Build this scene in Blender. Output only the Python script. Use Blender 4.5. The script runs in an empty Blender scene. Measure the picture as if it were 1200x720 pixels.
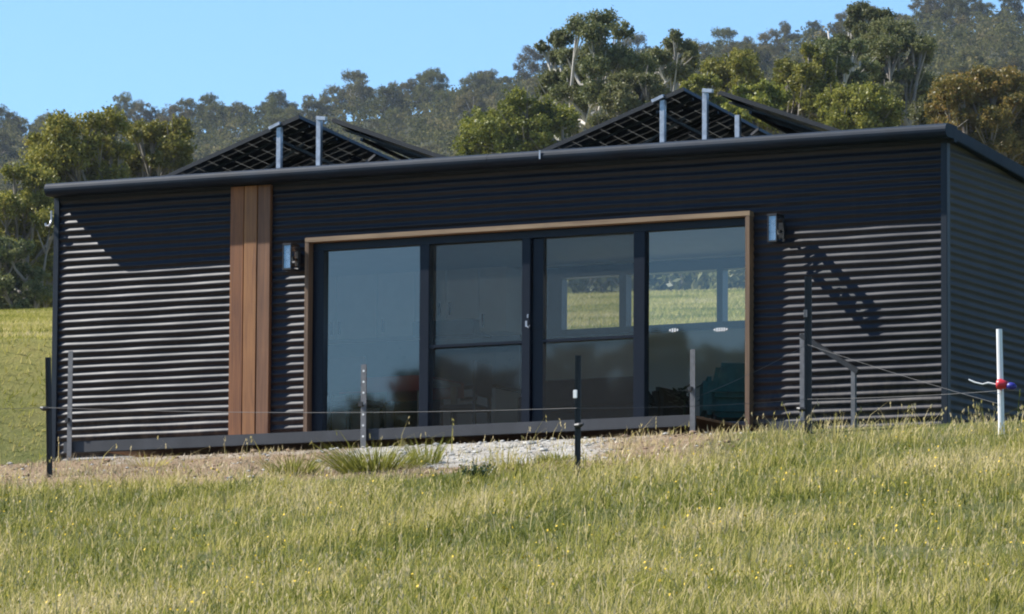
import bpy, bmesh, math, random
import numpy as np
from mathutils import Vector, Matrix, noise as mn
R = math.radians
sc = bpy.context.scene
col = sc.collection
rng = np.random.default_rng(7)
random.seed(7)

# ------------------------------------------------------------------ camera
F = 7017.18
CAM = np.array([30.8657, -50.049, -5.3973]); YAW, PIT, ROL = -.4759, .1166, .0058
FW = np.array([math.sin(YAW)*math.cos(PIT), math.cos(YAW)*math.cos(PIT), math.sin(PIT)])
r_ = np.array([math.cos(YAW), -math.sin(YAW), 0.0]); u_ = np.cross(r_, FW)
RT = r_*math.cos(ROL)+u_*math.sin(ROL); UP = -r_*math.sin(ROL)+u_*math.cos(ROL)
cam = bpy.data.cameras.new('camera'); co = bpy.data.objects.new('camera', cam); col.objects.link(co)
co.matrix_world = Matrix(((RT[0], UP[0], -FW[0], CAM[0]), (RT[1], UP[1], -FW[1], CAM[1]), (RT[2], UP[2], -FW[2], CAM[2]), (0, 0, 0, 1)))
cam.sensor_width = 36; cam.lens = F/1200*36; cam.clip_start = 1; cam.clip_end = 20000
sc.camera = co
HD = np.array([math.sin(YAW), math.cos(YAW)]); HS = np.array([math.cos(YAW), -math.sin(YAW)])
def ds(x, y):
    return (x-CAM[0])*HD[0]+(y-CAM[1])*HD[1], (x-CAM[0])*HS[0]+(y-CAM[1])*HS[1]
def xy(D, S):
    return CAM[0]+HD[0]*D+HS[0]*S, CAM[1]+HD[1]*D+HS[1]*S
def elev(y):  # slope of the sight line at image height y
    return math.tan(PIT)+(360-y)/F*1.0136
def xy_px(px, D):
    return xy(D, (px-600)/F*D*1.007)

# ------------------------------------------------------------------ helpers
def tag(o, label=None, cat=None, group=None, kind=None):
    if label: o['label'] = label
    if cat: o['category'] = cat
    if group: o['group'] = group
    if kind: o['kind'] = kind
    return o
def empty(name, loc=(0, 0, 0), rz=0, **k):
    o = bpy.data.objects.new(name, None); o.empty_display_size = .2
    o.location = loc; o.rotation_euler = (0, 0, rz); col.objects.link(o); return tag(o, **k)
class MB:
    def __init__(s): s.v = []; s.f = []; s.m = []
    def add(s, vs, fs, m=0):
        n = len(s.v); s.v += [tuple(v) for v in vs]; s.f += [tuple(i+n for i in f) for f in fs]; s.m += [m]*len(fs)
    def box(s, a, b, m=0):
        x0, y0, z0 = a; x1, y1, z1 = b
        s.add([(x0,y0,z0),(x1,y0,z0),(x1,y1,z0),(x0,y1,z0),(x0,y0,z1),(x1,y0,z1),(x1,y1,z1),(x0,y1,z1)],
              [(0,3,2,1),(4,5,6,7),(0,1,5,4),(1,2,6,5),(2,3,7,6),(3,0,4,7)], m)
    def bar(s, p, q, w, h=None, m=0, up=(0,0,1)):
        h = h or w; p = Vector(p); q = Vector(q); d = (q-p).normalized(); up = Vector(up)
        if abs(d.dot(up)) > .98: up = Vector((0,1,0))
        a = d.cross(up).normalized()*w/2; b = a.normalized().cross(d)*h/2
        s.add([p-a-b,p+a-b,p+a+b,p-a+b,q-a-b,q+a-b,q+a+b,q-a+b], [(3,2,1,0),(4,5,6,7),(0,1,5,4),(1,2,6,5),(2,3,7,6),(3,0,4,7)], m)
    def tube(s, pts, rad, n=6, m=0, cap=True):
        pts = [Vector(p) for p in pts]; rad = rad if hasattr(rad, '__len__') else [rad]*len(pts)
        base = len(s.v); prev = None
        for i, p in enumerate(pts):
            d = (pts[min(i+1, len(pts)-1)]-pts[max(i-1, 0)]).normalized()
            a = prev if prev else (Vector((0,0,1)) if abs(d.z) < .9 else Vector((1,0,0)))
            a = (a-d*a.dot(d)).normalized(); prev = a; b = d.cross(a)
            for k in range(n):
                t = 2*math.pi*k/n; s.v.append(tuple(p+(a*math.cos(t)+b*math.sin(t))*rad[i]))
        for i in range(len(pts)-1):
            for k in range(n):
                s.f.append((base+i*n+k, base+i*n+(k+1)%n, base+(i+1)*n+(k+1)%n, base+(i+1)*n+k)); s.m.append(m)
        if cap:
            s.f.append(tuple(base+k for k in reversed(range(n)))); s.m.append(m)
            s.f.append(tuple(base+(len(pts)-1)*n+k for k in range(n))); s.m.append(m)
    def prism(s, prof, x0, x1, m=0):  # profile in YZ swept along X
        n = len(prof)
        s.add([(x0, y, z) for y, z in prof]+[(x1, y, z) for y, z in prof],
              [(k, (k+1) % n, n+(k+1) % n, n+k) for k in range(n)]+[tuple(reversed(range(n))), tuple(range(n, 2*n))], m)
    def build(s, name, mat, parent=None, smooth=False, bevel=0, **k):
        me = bpy.data.meshes.new(name); me.from_pydata(s.v, [], s.f); me.update()
        for mt in (mat if isinstance(mat, (list, tuple)) else [mat]): me.materials.append(mt)
        me.polygons.foreach_set('material_index', s.m)
        bm = bmesh.new(); bm.from_mesh(me); bmesh.ops.recalc_face_normals(bm, faces=bm.faces)
        if bevel: bmesh.ops.bevel(bm, geom=[e for e in bm.edges if e.calc_face_angle(0) > .6], offset=bevel, segments=2, affect='EDGES', clamp_overlap=True)
        bm.to_mesh(me); bm.free()
        if smooth: me.polygons.foreach_set('use_smooth', [True]*len(me.polygons))
        o = bpy.data.objects.new(name, me); col.objects.link(o)
        if parent: o.parent = parent
        return tag(o, **k)
def copy_tree(o, parent=None):
    c = o.copy(); col.objects.link(c); c.parent = parent
    for ch in [x for x in bpy.data.objects if x.parent == o and x != c]: copy_tree(ch, c)
    return c

# ------------------------------------------------------------------ materials
def newmat(name):
    m = bpy.data.materials.new(name); m.use_nodes = True; nt = m.node_tree
    return m, nt, nt.nodes['Principled BSDF']
def N(nt, t, **k):
    n = nt.nodes.new(t)
    for a, b in k.items(): setattr(n, a, b)
    return n
def ramp(nt, stops, fac, interp='LINEAR'):
    n = N(nt, 'ShaderNodeValToRGB'); n.color_ramp.interpolation = interp
    e = n.color_ramp.elements
    while len(e) < len(stops): e.new(.5)
    for el, (p, c) in zip(e, stops): el.position = p; el.color = (*c, 1) if len(c) == 3 else c
    nt.links.new(fac, n.inputs[0]); return n.outputs[0]
def noise(nt, vec, scale, detail=4, rough=.55, dist=0):
    n = N(nt, 'ShaderNodeTexNoise'); n.inputs['Scale'].default_value = scale; n.inputs['Detail'].default_value = detail
    n.inputs['Roughness'].default_value = rough; n.inputs['Distortion'].default_value = dist
    if vec is not None: nt.links.new(vec, n.inputs['Vector'])
    return n.outputs['Fac']
def mapping(nt, scale=(1,1,1), src='Object'):
    t = N(nt, 'ShaderNodeTexCoord'); m = N(nt, 'ShaderNodeMapping'); m.inputs['Scale'].default_value = scale
    nt.links.new(t.outputs[src], m.inputs[0]); return m.outputs[0]
def mixc(nt, fac, a, b, mode='MIX'):
    n = N(nt, 'ShaderNodeMix', data_type='RGBA', blend_type=mode)
    for s, v in ((0, fac), (6, a), (7, b)):
        if hasattr(v, 'is_output'): nt.links.new(v, n.inputs[s])
        else: n.inputs[s].default_value = v if s == 0 else (*v, 1)
    return n.outputs[2]
def mathn(nt, op, a, b=0, clamp=False):
    n = N(nt, 'ShaderNodeMath', operation=op, use_clamp=clamp)
    for s, v in ((0, a), (1, b)):
        if hasattr(v, 'is_output'): nt.links.new(v, n.inputs[s])
        else: n.inputs[s].default_value = v
    return n.outputs[0]
def bump(nt, b, h, strength=.3, dist=.02):
    n = N(nt, 'ShaderNodeBump'); n.inputs['Strength'].default_value = strength; n.inputs['Distance'].default_value = dist
    nt.links.new(h, n.inputs['Height']); nt.links.new(n.outputs[0], b.inputs['Normal'])
def simple(name, c, rough=.5, metal=0, var=.15, scale=6, spec=.5, stretch=(1,1,1), bmp=0):
    m, nt, b = newmat(name); v = mapping(nt, stretch); f = noise(nt, v, scale, 5)
    lo = tuple(x*(1-var) for x in c); hi = tuple(min(1, x*(1+var)) for x in c)
    nt.links.new(ramp(nt, [(.3, lo), (.7, hi)], f), b.inputs['Base Color'])
    b.inputs['Metallic'].default_value = metal; b.inputs['Specular IOR Level'].default_value = spec
    f2 = noise(nt, v, scale*3, 3); rr = mathn(nt, 'MULTIPLY_ADD', f2, .15); rr.node.inputs[2].default_value = rough-.075
    nt.links.new(rr, b.inputs['Roughness'])
    if bmp: bump(nt, b, f2, bmp, .01)
    return m
M = {}
def wallmat(name, c, rough, spec=.36):
    m, nt, b = newmat(name); v = mapping(nt)
    big = noise(nt, v, .7, 5, .6); vs = mapping(nt, (.5, .5, 6)); st = noise(nt, vs, 3, 5)
    drip = noise(nt, mapping(nt, (9, 9, .5)), 1.5, 4)
    c0 = tuple(x*.8 for x in c); c1 = tuple(x*1.25 for x in c)
    base = ramp(nt, [(.3, c0), (.7, c1)], big)
    dust = mixc(nt, ramp(nt, [(.5, (0,0,0)), (.8, (.25,.25,.25))], drip), base, (.03, .027, .024))
    sp = N(nt, 'ShaderNodeSeparateXYZ'); nt.links.new(v, sp.inputs[0]); mr = N(nt, 'ShaderNodeMapRange'); mr.inputs[1].default_value = .55; mr.inputs[2].default_value = -.1; nt.links.new(sp.outputs[2], mr.inputs[0])
    spl = mathn(nt, 'MULTIPLY', mr.outputs[0], ramp(nt, [(.42, (0,0,0)), (.7, (.7,.7,.7))], noise(nt, mapping(nt, (4, 4, 2)), 2.0, 7, .7)))
    dust = mixc(nt, spl, dust, (.13, .10, .07)); nt.links.new(dust, b.inputs['Base Color'])
    rr = mathn(nt, 'MULTIPLY_ADD', st, .14); rr.node.inputs[2].default_value = rough-.07
    nt.links.new(rr, b.inputs['Roughness']); b.inputs['Specular IOR Level'].default_value = spec
    bump(nt, b, noise(nt, mapping(nt, (.8, .8, 2.0)), 2.5, 3), .35, .01)
    return m
M['wall'] = wallmat('night_blue_painted_steel', (.0055, .0055, .0095), .44)
M['wallside'] = wallmat('lightened_painted_steel_side', (.048, .045, .043), .62, .25)  # same cladding as the front; the end walls' lighter look is put into the colour
M['trim'] = simple('dark_steel_trim', (.007, .012, .020), .45, var=.2, scale=3, spec=.35)
M['cap'] = simple('dark_roof_capping', (.004, .012, .024), .6, var=.3, scale=2.5, spec=.22)
M['alu'] = simple('dark_window_frame', (.0022, .005, .013), .4, var=.1, spec=.3)
M['galv'] = simple('galvanised_steel', (.42, .43, .46), .42, metal=.75, var=.25, scale=14)
M['galvdull'] = simple('weathered_galvanised_steel', (.12, .12, .125), .6, metal=.1, var=.3, scale=20)
M['wire'] = simple('fence_wire_steel', (.07, .07, .07), .6)
M['black'] = simple('black_steel', (.012, .012, .013), .5, var=.3)
M['beam'] = simple('grey_painted_steel', (.032, .034, .04), .65, var=.25, scale=5)
M['white'] = simple('white_plastic', (.75, .75, .73), .4, var=.06)
M['red'] = simple('red_plastic', (.5, .02, .03), .4, var=.1)
M['blue'] = simple('blue_plastic', (.02, .02, .22), .4, var=.1)
M['cab'] = simple('white_cabinet', (.8, .78, .74), .35, var=.04)
M['inner'] = simple('pale_plasterboard', (.78, .78, .76), .8, var=.03)
M['floorin'] = simple('timber_floor', (.34, .27, .2), .5, var=.2, stretch=(1, 8, 1))
M['darkin'] = simple('black_appliance', (.015, .016, .018), .3)
M['teal'] = simple('teal_fabric', (.02, .13, .14), .9, var=.2, scale=20)
M['darkfab'] = simple('charcoal_fabric', (.03, .032, .035), .9, var=.2, scale=20)
M['redfab'] = simple('red_cloth', (.3, .05, .035), .9, var=.15)
M['leafin'] = simple('house_plant_leaf', (.02, .05, .015), .5, var=.3)
M['bluewall'] = simple('blue_splashback', (.06, .13, .2), .3, var=.1)
def woodmat(name, c, dark, rough=.6, axis=2):
    m, nt, b = newmat(name); sc_ = [30, 30, 30]; sc_[axis] = 1.2
    v = mapping(nt, tuple(sc_)); g = noise(nt, v, 1.0, 6, .65, .6); big = noise(nt, mapping(nt, (5, 5, 5)), .8, 3)
    colr = mixc(nt, big, ramp(nt, [(.3, dark), (.6, c)], g), ramp(nt, [(.3, tuple(x*.75 for x in dark)), (.7, tuple(x*.85 for x in c))], g))
    nt.links.new(colr, b.inputs['Base Color']); b.inputs['Roughness'].default_value = rough
    bump(nt, b, g, .4, .004); return m
M['board_a'] = woodmat('merbau_board', (.31, .122, .036), (.14, .048, .016))
M['board_b'] = woodmat('merbau_board_light', (.36, .16, .050), (.17, .064, .021))
M['board_c'] = woodmat('merbau_board_grey', (.24, .11, .046), (.115, .048, .021))
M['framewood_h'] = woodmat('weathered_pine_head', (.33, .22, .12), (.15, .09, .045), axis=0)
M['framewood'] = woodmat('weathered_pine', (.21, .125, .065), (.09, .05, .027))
# glass: thin single sheet, see-through plus Fresnel mirror of the sky and trees in front
def glassmat(name, tint, refl=1.0):
    m = bpy.data.materials.new(name); m.use_nodes = True; nt = m.node_tree; nt.nodes.clear()
    out = N(nt, 'ShaderNodeOutputMaterial'); tr = N(nt, 'ShaderNodeBsdfTransparent'); gl = N(nt, 'ShaderNodeBsdfGlossy')
    tr.inputs[0].default_value = (*tint, 1); gl.inputs['Roughness'].default_value = .02; gl.inputs[0].default_value = (1, .94, .90, 1)
    fr = N(nt, 'ShaderNodeFresnel'); fr.inputs[0].default_value = 1.5
    bp = N(nt, 'ShaderNodeBump'); bp.inputs['Strength'].default_value = .006; bp.inputs['Distance'].default_value = .01
    nt.links.new(noise(nt, mapping(nt), 1.3, 2), bp.inputs['Height']); nt.links.new(bp.outputs[0], gl.inputs['Normal'])
    k = mathn(nt, 'MULTIPLY', fr.outputs[0], 2.1*refl, True)
    mx = N(nt, 'ShaderNodeMixShader'); nt.links.new(k, mx.inputs[0]); nt.links.new(tr.outputs[0], mx.inputs[1]); nt.links.new(gl.outputs[0], mx.inputs[2])
    nt.links.new(mx.outputs[0], out.inputs[0]); return m
M['glass'] = glassmat('window_glass', (.93, .95, .95), 1.2)
M['rearglass'] = glassmat('rear_window_glass', (.95, .97, .96), .5)
def screenmat():
    m = bpy.data.materials.new('fly_screen_mesh'); m.use_nodes = True; nt = m.node_tree; nt.nodes.clear()
    out = N(nt, 'ShaderNodeOutputMaterial'); tr = N(nt, 'ShaderNodeBsdfTransparent'); d = N(nt, 'ShaderNodeBsdfDiffuse')
    d.inputs[0].default_value = (.055, .058, .056, 1); mx = N(nt, 'ShaderNodeMixShader'); mx.inputs[0].default_value = .33
    nt.links.new(tr.outputs[0], mx.inputs[1]); nt.links.new(d.outputs[0], mx.inputs[2]); nt.links.new(mx.outputs[0], out.inputs[0]); return m
M['screen'] = screenmat()
def cellmat():
    m, nt, b = newmat('solar_cells'); t = N(nt, 'ShaderNodeUVMap'); t.uv_map = 'UVMap'
    br = N(nt, 'ShaderNodeTexBrick'); br.offset = 0; br.inputs['Scale'].default_value = 1; br.inputs['Brick Width'].default_value = .158; br.inputs['Row Height'].default_value = .158
    br.inputs['Mortar Size'].default_value = .0032; br.inputs['Mortar Smooth'].default_value = .2
    br.inputs['Color1'].default_value = (.026, .025, .023, 1); br.inputs['Color2'].default_value = (.034, .032, .028, 1); br.inputs['Mortar'].default_value = (.07, .07, .063, 1)
    nt.links.new(t.outputs[0], br.inputs['Vector']); nt.links.new(br.outputs[0], b.inputs['Base Color']); b.inputs['Roughness'].default_value = .35
    # the glass-glass module lets a little light through between the cells
    tl = N(nt, 'ShaderNodeBsdfTranslucent'); tl.inputs[0].default_value = (.8, .8, .72, 1)
    mx = N(nt, 'ShaderNodeMixShader'); out = nt.nodes['Material Output']
    nt.links.new(mathn(nt, 'MULTIPLY', br.outputs['Fac'], .06), mx.inputs[0]); nt.links.new(b.outputs[0], mx.inputs[1]); nt.links.new(tl.outputs[0], mx.inputs[2]); nt.links.new(mx.outputs[0], out.inputs[0])
    return m
M['cells'] = cellmat()

# ------------------------------------------------------------------ terrain
SKX = np.array([-9000, -3000, -600, 0, 100, 200, 400, 550, 640, 900, 1000, 1130, 1200, 1500, 2600, 9000.])
SKY = np.array([220, 205, 178, 170, 162, 158, 146, 120, 106, 78, 44, 28, 40, 64, 150, 205.])
def sm(a, b, x):
    t = np.clip((x-a)/(b-a), 0, 1); return t*t*(3-2*t)
def ground(x, y):
    x = np.asarray(x, float); y = np.asarray(y, float)
    D, S = ds(x, y)
    # near slope in facade coordinates: flat pad, then falling toward the viewer
    t = -1.55-y
    q = np.maximum(t, 0)
    near = -.235-.175*q-.035*np.minimum(q, 1.2)-.0*q
    near = np.where(q > 13, -.235-.042-.175*13-.12*(q-13), near)
    near = np.maximum(near, -9.0)
    near = near-.02*sm(7.6, 9.0, x)*np.exp(-((y+3.0)/1.5)**2)-.05*sm(2, -2, x)*sm(-4, -1, y)
    px = 600+S/np.maximum(D, 50)*F/1.007
    zc = 10.18+np.clip(S, -40, 40)*.036
    field = np.interp(D, [0, 66, 72, 131, 165, 230, 300, 450, 900], [-.25, -.25, .1, 1, 1.16, 1.2, 1.7, 2.9, 9.7])
    back = np.where(D < 131, -.25+(field+.25)*(zc+.25)/1.25, zc*field)
    back = np.where(D > 66, back, -.25)
    ysk = np.interp(px, SKX, SKY)
    top = (math.tan(PIT)+(360-ysk)/F*1.0136)*1750-5.4
    h900 = zc*9.4+3*np.sin(x*.021+1)*np.sin(y*.017)+1.5*np.sin(x*.06)*np.sin(y*.05+2)
    back = np.where(D > 900, h900+(top-h900)*np.minimum((D-900)/850, 1)**.95-np.maximum(D-1750, 0)*.12, back)
    back = np.where(D > 900, np.maximum(back, 60), back)
    w = sm(4.6, 7, y)*sm(-30, 40, D)
    side = sm(20, 60, D)
    z = np.where(y < -1.55, near, near*(1-w)+back*w)
    z = np.where((y < -1.55) & (D > 75), near*(1-sm(75, 140, D))+back*sm(75, 140, D), z)
    # the slope behind the camera: valley floor, then the hill whose trees the glass mirrors
    B = -(y+50)
    rear = np.interp(B, [0, 40, 100, 155, 260, 600], [0, -1, 7, 23, 26, 29])
    z = z+np.where(B > 0, rear, 0)*sm(120, 20, D)
    return z
def gz(x, y): return float(ground(x, y))
def on_ground(px, py):
    k = FW+RT*(px-600)/F-UP*(py-360)/F; lo, hi = 20.0, 90.0
    for t in np.arange(25, 90, .05):
        p = CAM+k*t
        if p[2] < gz(p[0], p[1]): return p
    return CAM+k*56

def grid_axis(c, n, near, far):
    u = np.linspace(-1, 1, n); b = 8.0
    a = far/math.sinh(b); return c+a*np.sinh(b*u)
gx = grid_axis(5, 360, .1, 3200); gy = grid_axis(-6, 360, .1, 3200)
GX, GY = np.meshgrid(gx, gy)
GZ = ground(GX, GY)
dist = np.hypot(GX-5, GY+6)
bumpy = np.zeros_like(GZ)
def bump_near(x, y):
    p = Vector((x, y, 0)); return (.05*mn.noise(p*.7)+.03*mn.noise(p*2.3))*min(1, max(0, (-1.6-y)*2))
for i in range(GZ.shape[0]):
    for j in range(GZ.shape[1]):
        d = dist[i, j]
        if d < 40 and GY[i, j] < -1.6: bumpy[i, j] = bump_near(GX[i, j], GY[i, j])
        elif d > 60:
            p = Vector((GX[i, j], GY[i, j], 0)); bumpy[i, j] = .2*mn.noise(p*.045)*min(1, (d-60)/50)
GZ += bumpy
n0, n1 = GZ.shape
verts = np.stack([GX, GY, GZ], -1).reshape(-1, 3)
idx = np.arange(n0*n1).reshape(n0, n1)
faces = np.stack([idx[:-1, :-1], idx[:-1, 1:], idx[1:, 1:], idx[1:, :-1]], -1).reshape(-1, 4)
me = bpy.data.meshes.new('ground'); me.vertices.add(len(verts)); me.vertices.foreach_set('co', verts.ravel())
me.loops.add(faces.size); me.loops.foreach_set('vertex_index', faces.ravel())
me.polygons.add(len(faces)); me.polygons.foreach_set('loop_start', np.arange(0, faces.size, 4)); me.polygons.foreach_set('loop_total', np.full(len(faces), 4))
me.polygons.foreach_set('use_smooth', np.ones(len(faces), bool)); me.update(); me.validate()
gob = bpy.data.objects.new('ground', me); col.objects.link(gob); gob['kind'] = 'structure'

# soil / gravel placement shared by ground material and grass density
def soil_w(x, y):
    e = 1.0+.8*sm(-1, -5, x)
    xe = x+.51*y
    return sm(7.6, 6.5, xe)*sm(-4.8-.5*e, -3.8-.3*e, y+.6*math.sin(x*1.3)+.4*math.sin(x*3.1+1))
def groundmat():
    m, nt, b = newmat('hill_ground'); v = mapping(nt)
    sep = N(nt, 'ShaderNodeSeparateXYZ'); nt.links.new(v, sep.inputs[0]); X, Y = sep.outputs[0], sep.outputs[1]
    n1 = noise(nt, v, .35, 6, .6); n2 = noise(nt, v, 4.5, 8, .75); n3 = noise(nt, v, 22, 4, .7); nf = noise(nt, mapping(nt, (1, 1.6, 1)), .16, 7, .65, .6)
    wob = mathn(nt, 'MULTIPLY', mathn(nt, 'SUBTRACT', noise(nt, v, 1.1, 5, .65), .5), 2.2)
    Yw = mathn(nt, 'ADD', Y, wob); Xw = mathn(nt, 'ADD', mathn(nt, 'ADD', X, mathn(nt, 'MULTIPLY', Y, .51)), mathn(nt, 'MULTIPLY', wob, .5))
    def ss(a, b_, s):
        n = N(nt, 'ShaderNodeMapRange', interpolation_type='SMOOTHSTEP'); n.inputs[1].default_value = a; n.inputs[2].default_value = b_; nt.links.new(s, n.inputs[0]); return n.outputs[0]
    green = ramp(nt, [(.3, (.055, .07, .02)), (.5, (.10, .11, .035)), (.7, (.17, .15, .065))], n2)
    # grazed far paddock
    pad = mixc(nt, n3, ramp(nt, [(.3, (.13, .15, .035)), (.48, (.22, .20, .06)), (.6, (.27, .215, .075)), (.75, (.33, .27, .10))], nf), (.18, .17, .05))
    pad = mixc(nt, ramp(nt, [(.45, (0,0,0)), (.75, (.6,.6,.6))], n1), pad, (.25, .23, .085))
    pad = mixc(nt, ramp(nt, [(.4, (.5,.5,.5)), (.62, (0,0,0))], noise(nt, mapping(nt, (1, .5, 1)), 2.2, 6, .7, .5)), pad, (.14, .15, .035))
    far = ss(6, 12, Y)
    c = mixc(nt, far, green, pad)
    soil = ramp(nt, [(.3, (.14, .095, .06)), (.5, (.27, .19, .115)), (.7, (.40, .33, .23))], n2)
    soil = mixc(nt, n3, soil, (.24, .17, .11))
    sw = mathn(nt, 'MULTIPLY', mathn(nt, 'MULTIPLY', ss(-5.2, -4.2, Yw), mathn(nt, 'SUBTRACT', 1.0, ss(6.7, 7.5, Xw))), mathn(nt, 'SUBTRACT', 1.0, ss(4, 8, Y)))
    c = mixc(nt, sw, c, soil)
    grav = mixc(nt, .5, ramp(nt, [(.3, (.16, .14, .11)), (.5, (.40, .38, .34)), (.7, (.50, .47, .42))], n3), ramp(nt, [(.35, (.22, .18, .13)), (.6, (.52, .50, .46))], n2))
    gw = mathn(nt, 'MULTIPLY', mathn(nt, 'MULTIPLY', ss(-4.3, -3.7, Yw), mathn(nt, 'SUBTRACT', 1.0, ss(-1.2, -.9, Y))), mathn(nt, 'MULTIPLY', ss(3.2, 3.7, Xw), mathn(nt, 'SUBTRACT', 1.0, ss(5.7, 6.2, Xw))))
    gw2 = mathn(nt, 'MULTIPLY', mathn(nt, 'MULTIPLY', ss(-2.2, -1.9, Yw), ss(.4, 1.2, Xw)), mathn(nt, 'SUBTRACT', 1.0, ss(6.0, 6.8, Xw)))
    c = mixc(nt, mathn(nt, 'MAXIMUM', gw, mathn(nt, 'MULTIPLY', gw2, .35)), c, grav)
    # forest floor on the far hill
    sepd = N(nt, 'ShaderNodeVectorMath', operation='DOT_PRODUCT'); nt.links.new(v, sepd.inputs[0]); sepd.inputs[1].default_value = (HD[0], HD[1], 0)
    off = CAM[0]*HD[0]+CAM[1]*HD[1]
    fd = ss(off+380, off+430, sepd.outputs['Value'])
    fl = ramp(nt, [(.35, (.025, .028, .014)), (.5, (.04, .042, .022)), (.68, (.07, .065, .04))], noise(nt, v, .12, 8, .75))
    c = mixc(nt, fd, c, fl)
    nt.links.new(c, b.inputs['Base Color']); b.inputs['Roughness'].default_value = .95; b.inputs['Specular IOR Level'].default_value = .1
    bump(nt, b, mathn(nt, 'ADD', n3, mathn(nt, 'MULTIPLY', n2, 1.5)), .8, .05)
    return m
gob.data.materials.append(groundmat())

# ------------------------------------------------------------------ house
W = 9.527; P = .076; DP = 4.15
RS = .092                                         # the roof falls to the back
house = empty('house', (0, 0, 0), label='long dark corrugated steel cabin with wide glass doors and a timber strip', cat='house')
def prof(z):
    return -.008*math.cos(2*math.pi*(z+.0127)/P)
def corr(mb, x0, x1, z0, z1, f=None, seg=10, nx=1, rng_seed=0):
    zs = [z0]; k = math.ceil(z0/(P/seg))
    while k*P/seg < z1-1e-4:
        if k*P/seg > z0+1e-4: zs.append(k*P/seg)
        k += 1
    zs.append(z1)
    base = len(mb.v); xs = [x0+(x1-x0)*i/nx for i in range(nx+1)]
    for z in zs:
        for x in xs: mb.v.append(f(x, prof(z), z) if f else (x, prof(z), z))
    m = nx+1
    for i in range(len(zs)-1):
        for j in range(nx): mb.f.append((base+i*m+j, base+i*m+j+1, base+(i+1)*m+j+1, base+(i+1)*m+j)); mb.m.append(0)
WX0, WX1, WZ1 = 2.885, 7.565, 1.945
def dent(x, y, z):   # slight oil-canning of the long sheets
    return (x, y+.0022*math.sin(x*2.1+z*3.1)+.0013*math.sin(x*7.3-z*9.7)+.0007*math.sin(x*17+z*31), z+.0016*math.sin(x*1.7+z*2)+.0013*math.sin(x*6.1+z*13))
mb = MB(); corr(mb, 0, WX0, -.12, 2.56, dent, nx=60); corr(mb, WX0, WX1, WZ1, 2.56, dent, nx=90); corr(mb, WX1, W, -.12, 2.56, dent, nx=40)
mb.build('front_wall', M['wall'], house, smooth=True)
mb = MB()
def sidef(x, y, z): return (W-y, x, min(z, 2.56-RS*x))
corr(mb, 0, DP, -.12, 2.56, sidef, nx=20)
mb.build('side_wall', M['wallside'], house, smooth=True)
mb = MB()
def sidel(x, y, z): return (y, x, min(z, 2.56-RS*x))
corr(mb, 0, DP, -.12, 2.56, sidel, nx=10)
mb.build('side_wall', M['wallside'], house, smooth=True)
# back wall with ribbon window opening 3.50..6.55 x 1.42..2.08
BX0, BX1, BZ0, BZ1 = 3.50, 6.60, 1.43, 2.03
mb = MB()
def backf(x, y, z): return (x, DP-y, min(z, 2.56-RS*DP))
corr(mb, 0, BX0, -.12, 2.3, backf); corr(mb, BX1, W, -.12, 2.3, backf); corr(mb, BX0, BX1, -.12, BZ0, backf); corr(mb, BX0, BX1, BZ1, 2.3, backf)
mb.build('back_wall', M['wall'], house, smooth=True)
# corner flashings
for x0, x1 in ((-.018, .045), (W-.045, W+.018)):
    mb = MB(); mb.box((x0, -.018, -.13), (x1, .06, 2.53)); mb.build('corner_flashing', M['trim'], house, bevel=.004)
for x0, x1 in ((W-.02, W+.018), (-.018, .04)):
    mb = MB(); mb.box((x0, DP-.05, -.13), (x1, DP+.015, 2.18)); mb.build('rear_flashing', M['trim'], house)
# base steel channel
mb = MB(); mb.box((0, .01, -.2), (W, .05, -.1)); mb.box((W-.06, .05, -.2), (W-.005, DP, -.1)); mb.box((.005, .05, -.2), (.06, DP, -.1)); mb.build('base_channel', M['trim'], house)
# roof
roof = MB()
zr = lambda y: 2.60-RS*y
ys = np.linspace(-.02, DP+.15, 2)
nrib = 60
for i in range(nrib):
    xa = -.05+(W+.1)*i/nrib; xb = -.05+(W+.1)*(i+1)/nrib; xm = (xa+xb)/2
    for (p, q, h0, h1) in ((xa, xm, 0, .016), (xm, xb, .016, 0)):
        roof.add([(p, ys[0], zr(ys[0])+h0), (q, ys[0], zr(ys[0])+h1), (q, ys[1], zr(ys[1])+h1), (p, ys[1], zr(ys[1])+h0)], [(0,1,2,3)])
roof.add([(-.02, 0, zr(0)-.07), (W+.02, 0, zr(0)-.07), (W+.02, DP+.1, zr(DP)-.08), (-.02, DP+.1, zr(DP)-.08)], [(0,1,2,3)])
ro = roof.build('roof', M['cap'], house)
# rolled high-side capping
cp = []
for k in range(9):
    t = math.pi*k/8*.95; cp.append((-.155-.062*math.sin(t), 2.588+.064*math.cos(t)))
prof_cap = [(.06, 2.650)]+[(-.10, 2.655)]+cp+[(-.02, 2.527), (-.004, 2.50), (.06, 2.50)]
mb = MB(); mb.prism(prof_cap, -.012, 4.9); mb.prism(prof_cap, 4.903, W+.088)
mb.build('front_capping', M['cap'], house)
mb = MB(); mb.box((5.46, -.222, 2.56), (5.475, -.215, 2.645)); mb.build('capping_clip', M['galv'], house)
for x0, x1 in ((W+.02, W+.086), (-.055, -.01)):
    mb = MB(); y0, y1 = (-.16 if x0 > 1 else .062), DP+.2
    mb.add([(x0,y0,2.535-RS*max(y0,0)),(x1,y0,2.535-RS*max(y0,0)),(x1,y1,2.535-RS*y1),(x0,y1,2.535-RS*y1),(x0,y0,2.648-RS*max(y0,0)),(x1,y0,2.648-RS*max(y0,0)),(x1,y1,2.648-RS*y1),(x0,y1,2.648-RS*y1)],
           [(0,3,2,1),(4,5,6,7),(0,1,5,4),(1,2,6,5),(2,3,7,6),(3,0,4,7)])
    mb.build('barge_capping', M['cap'], house, bevel=.006)
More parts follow.
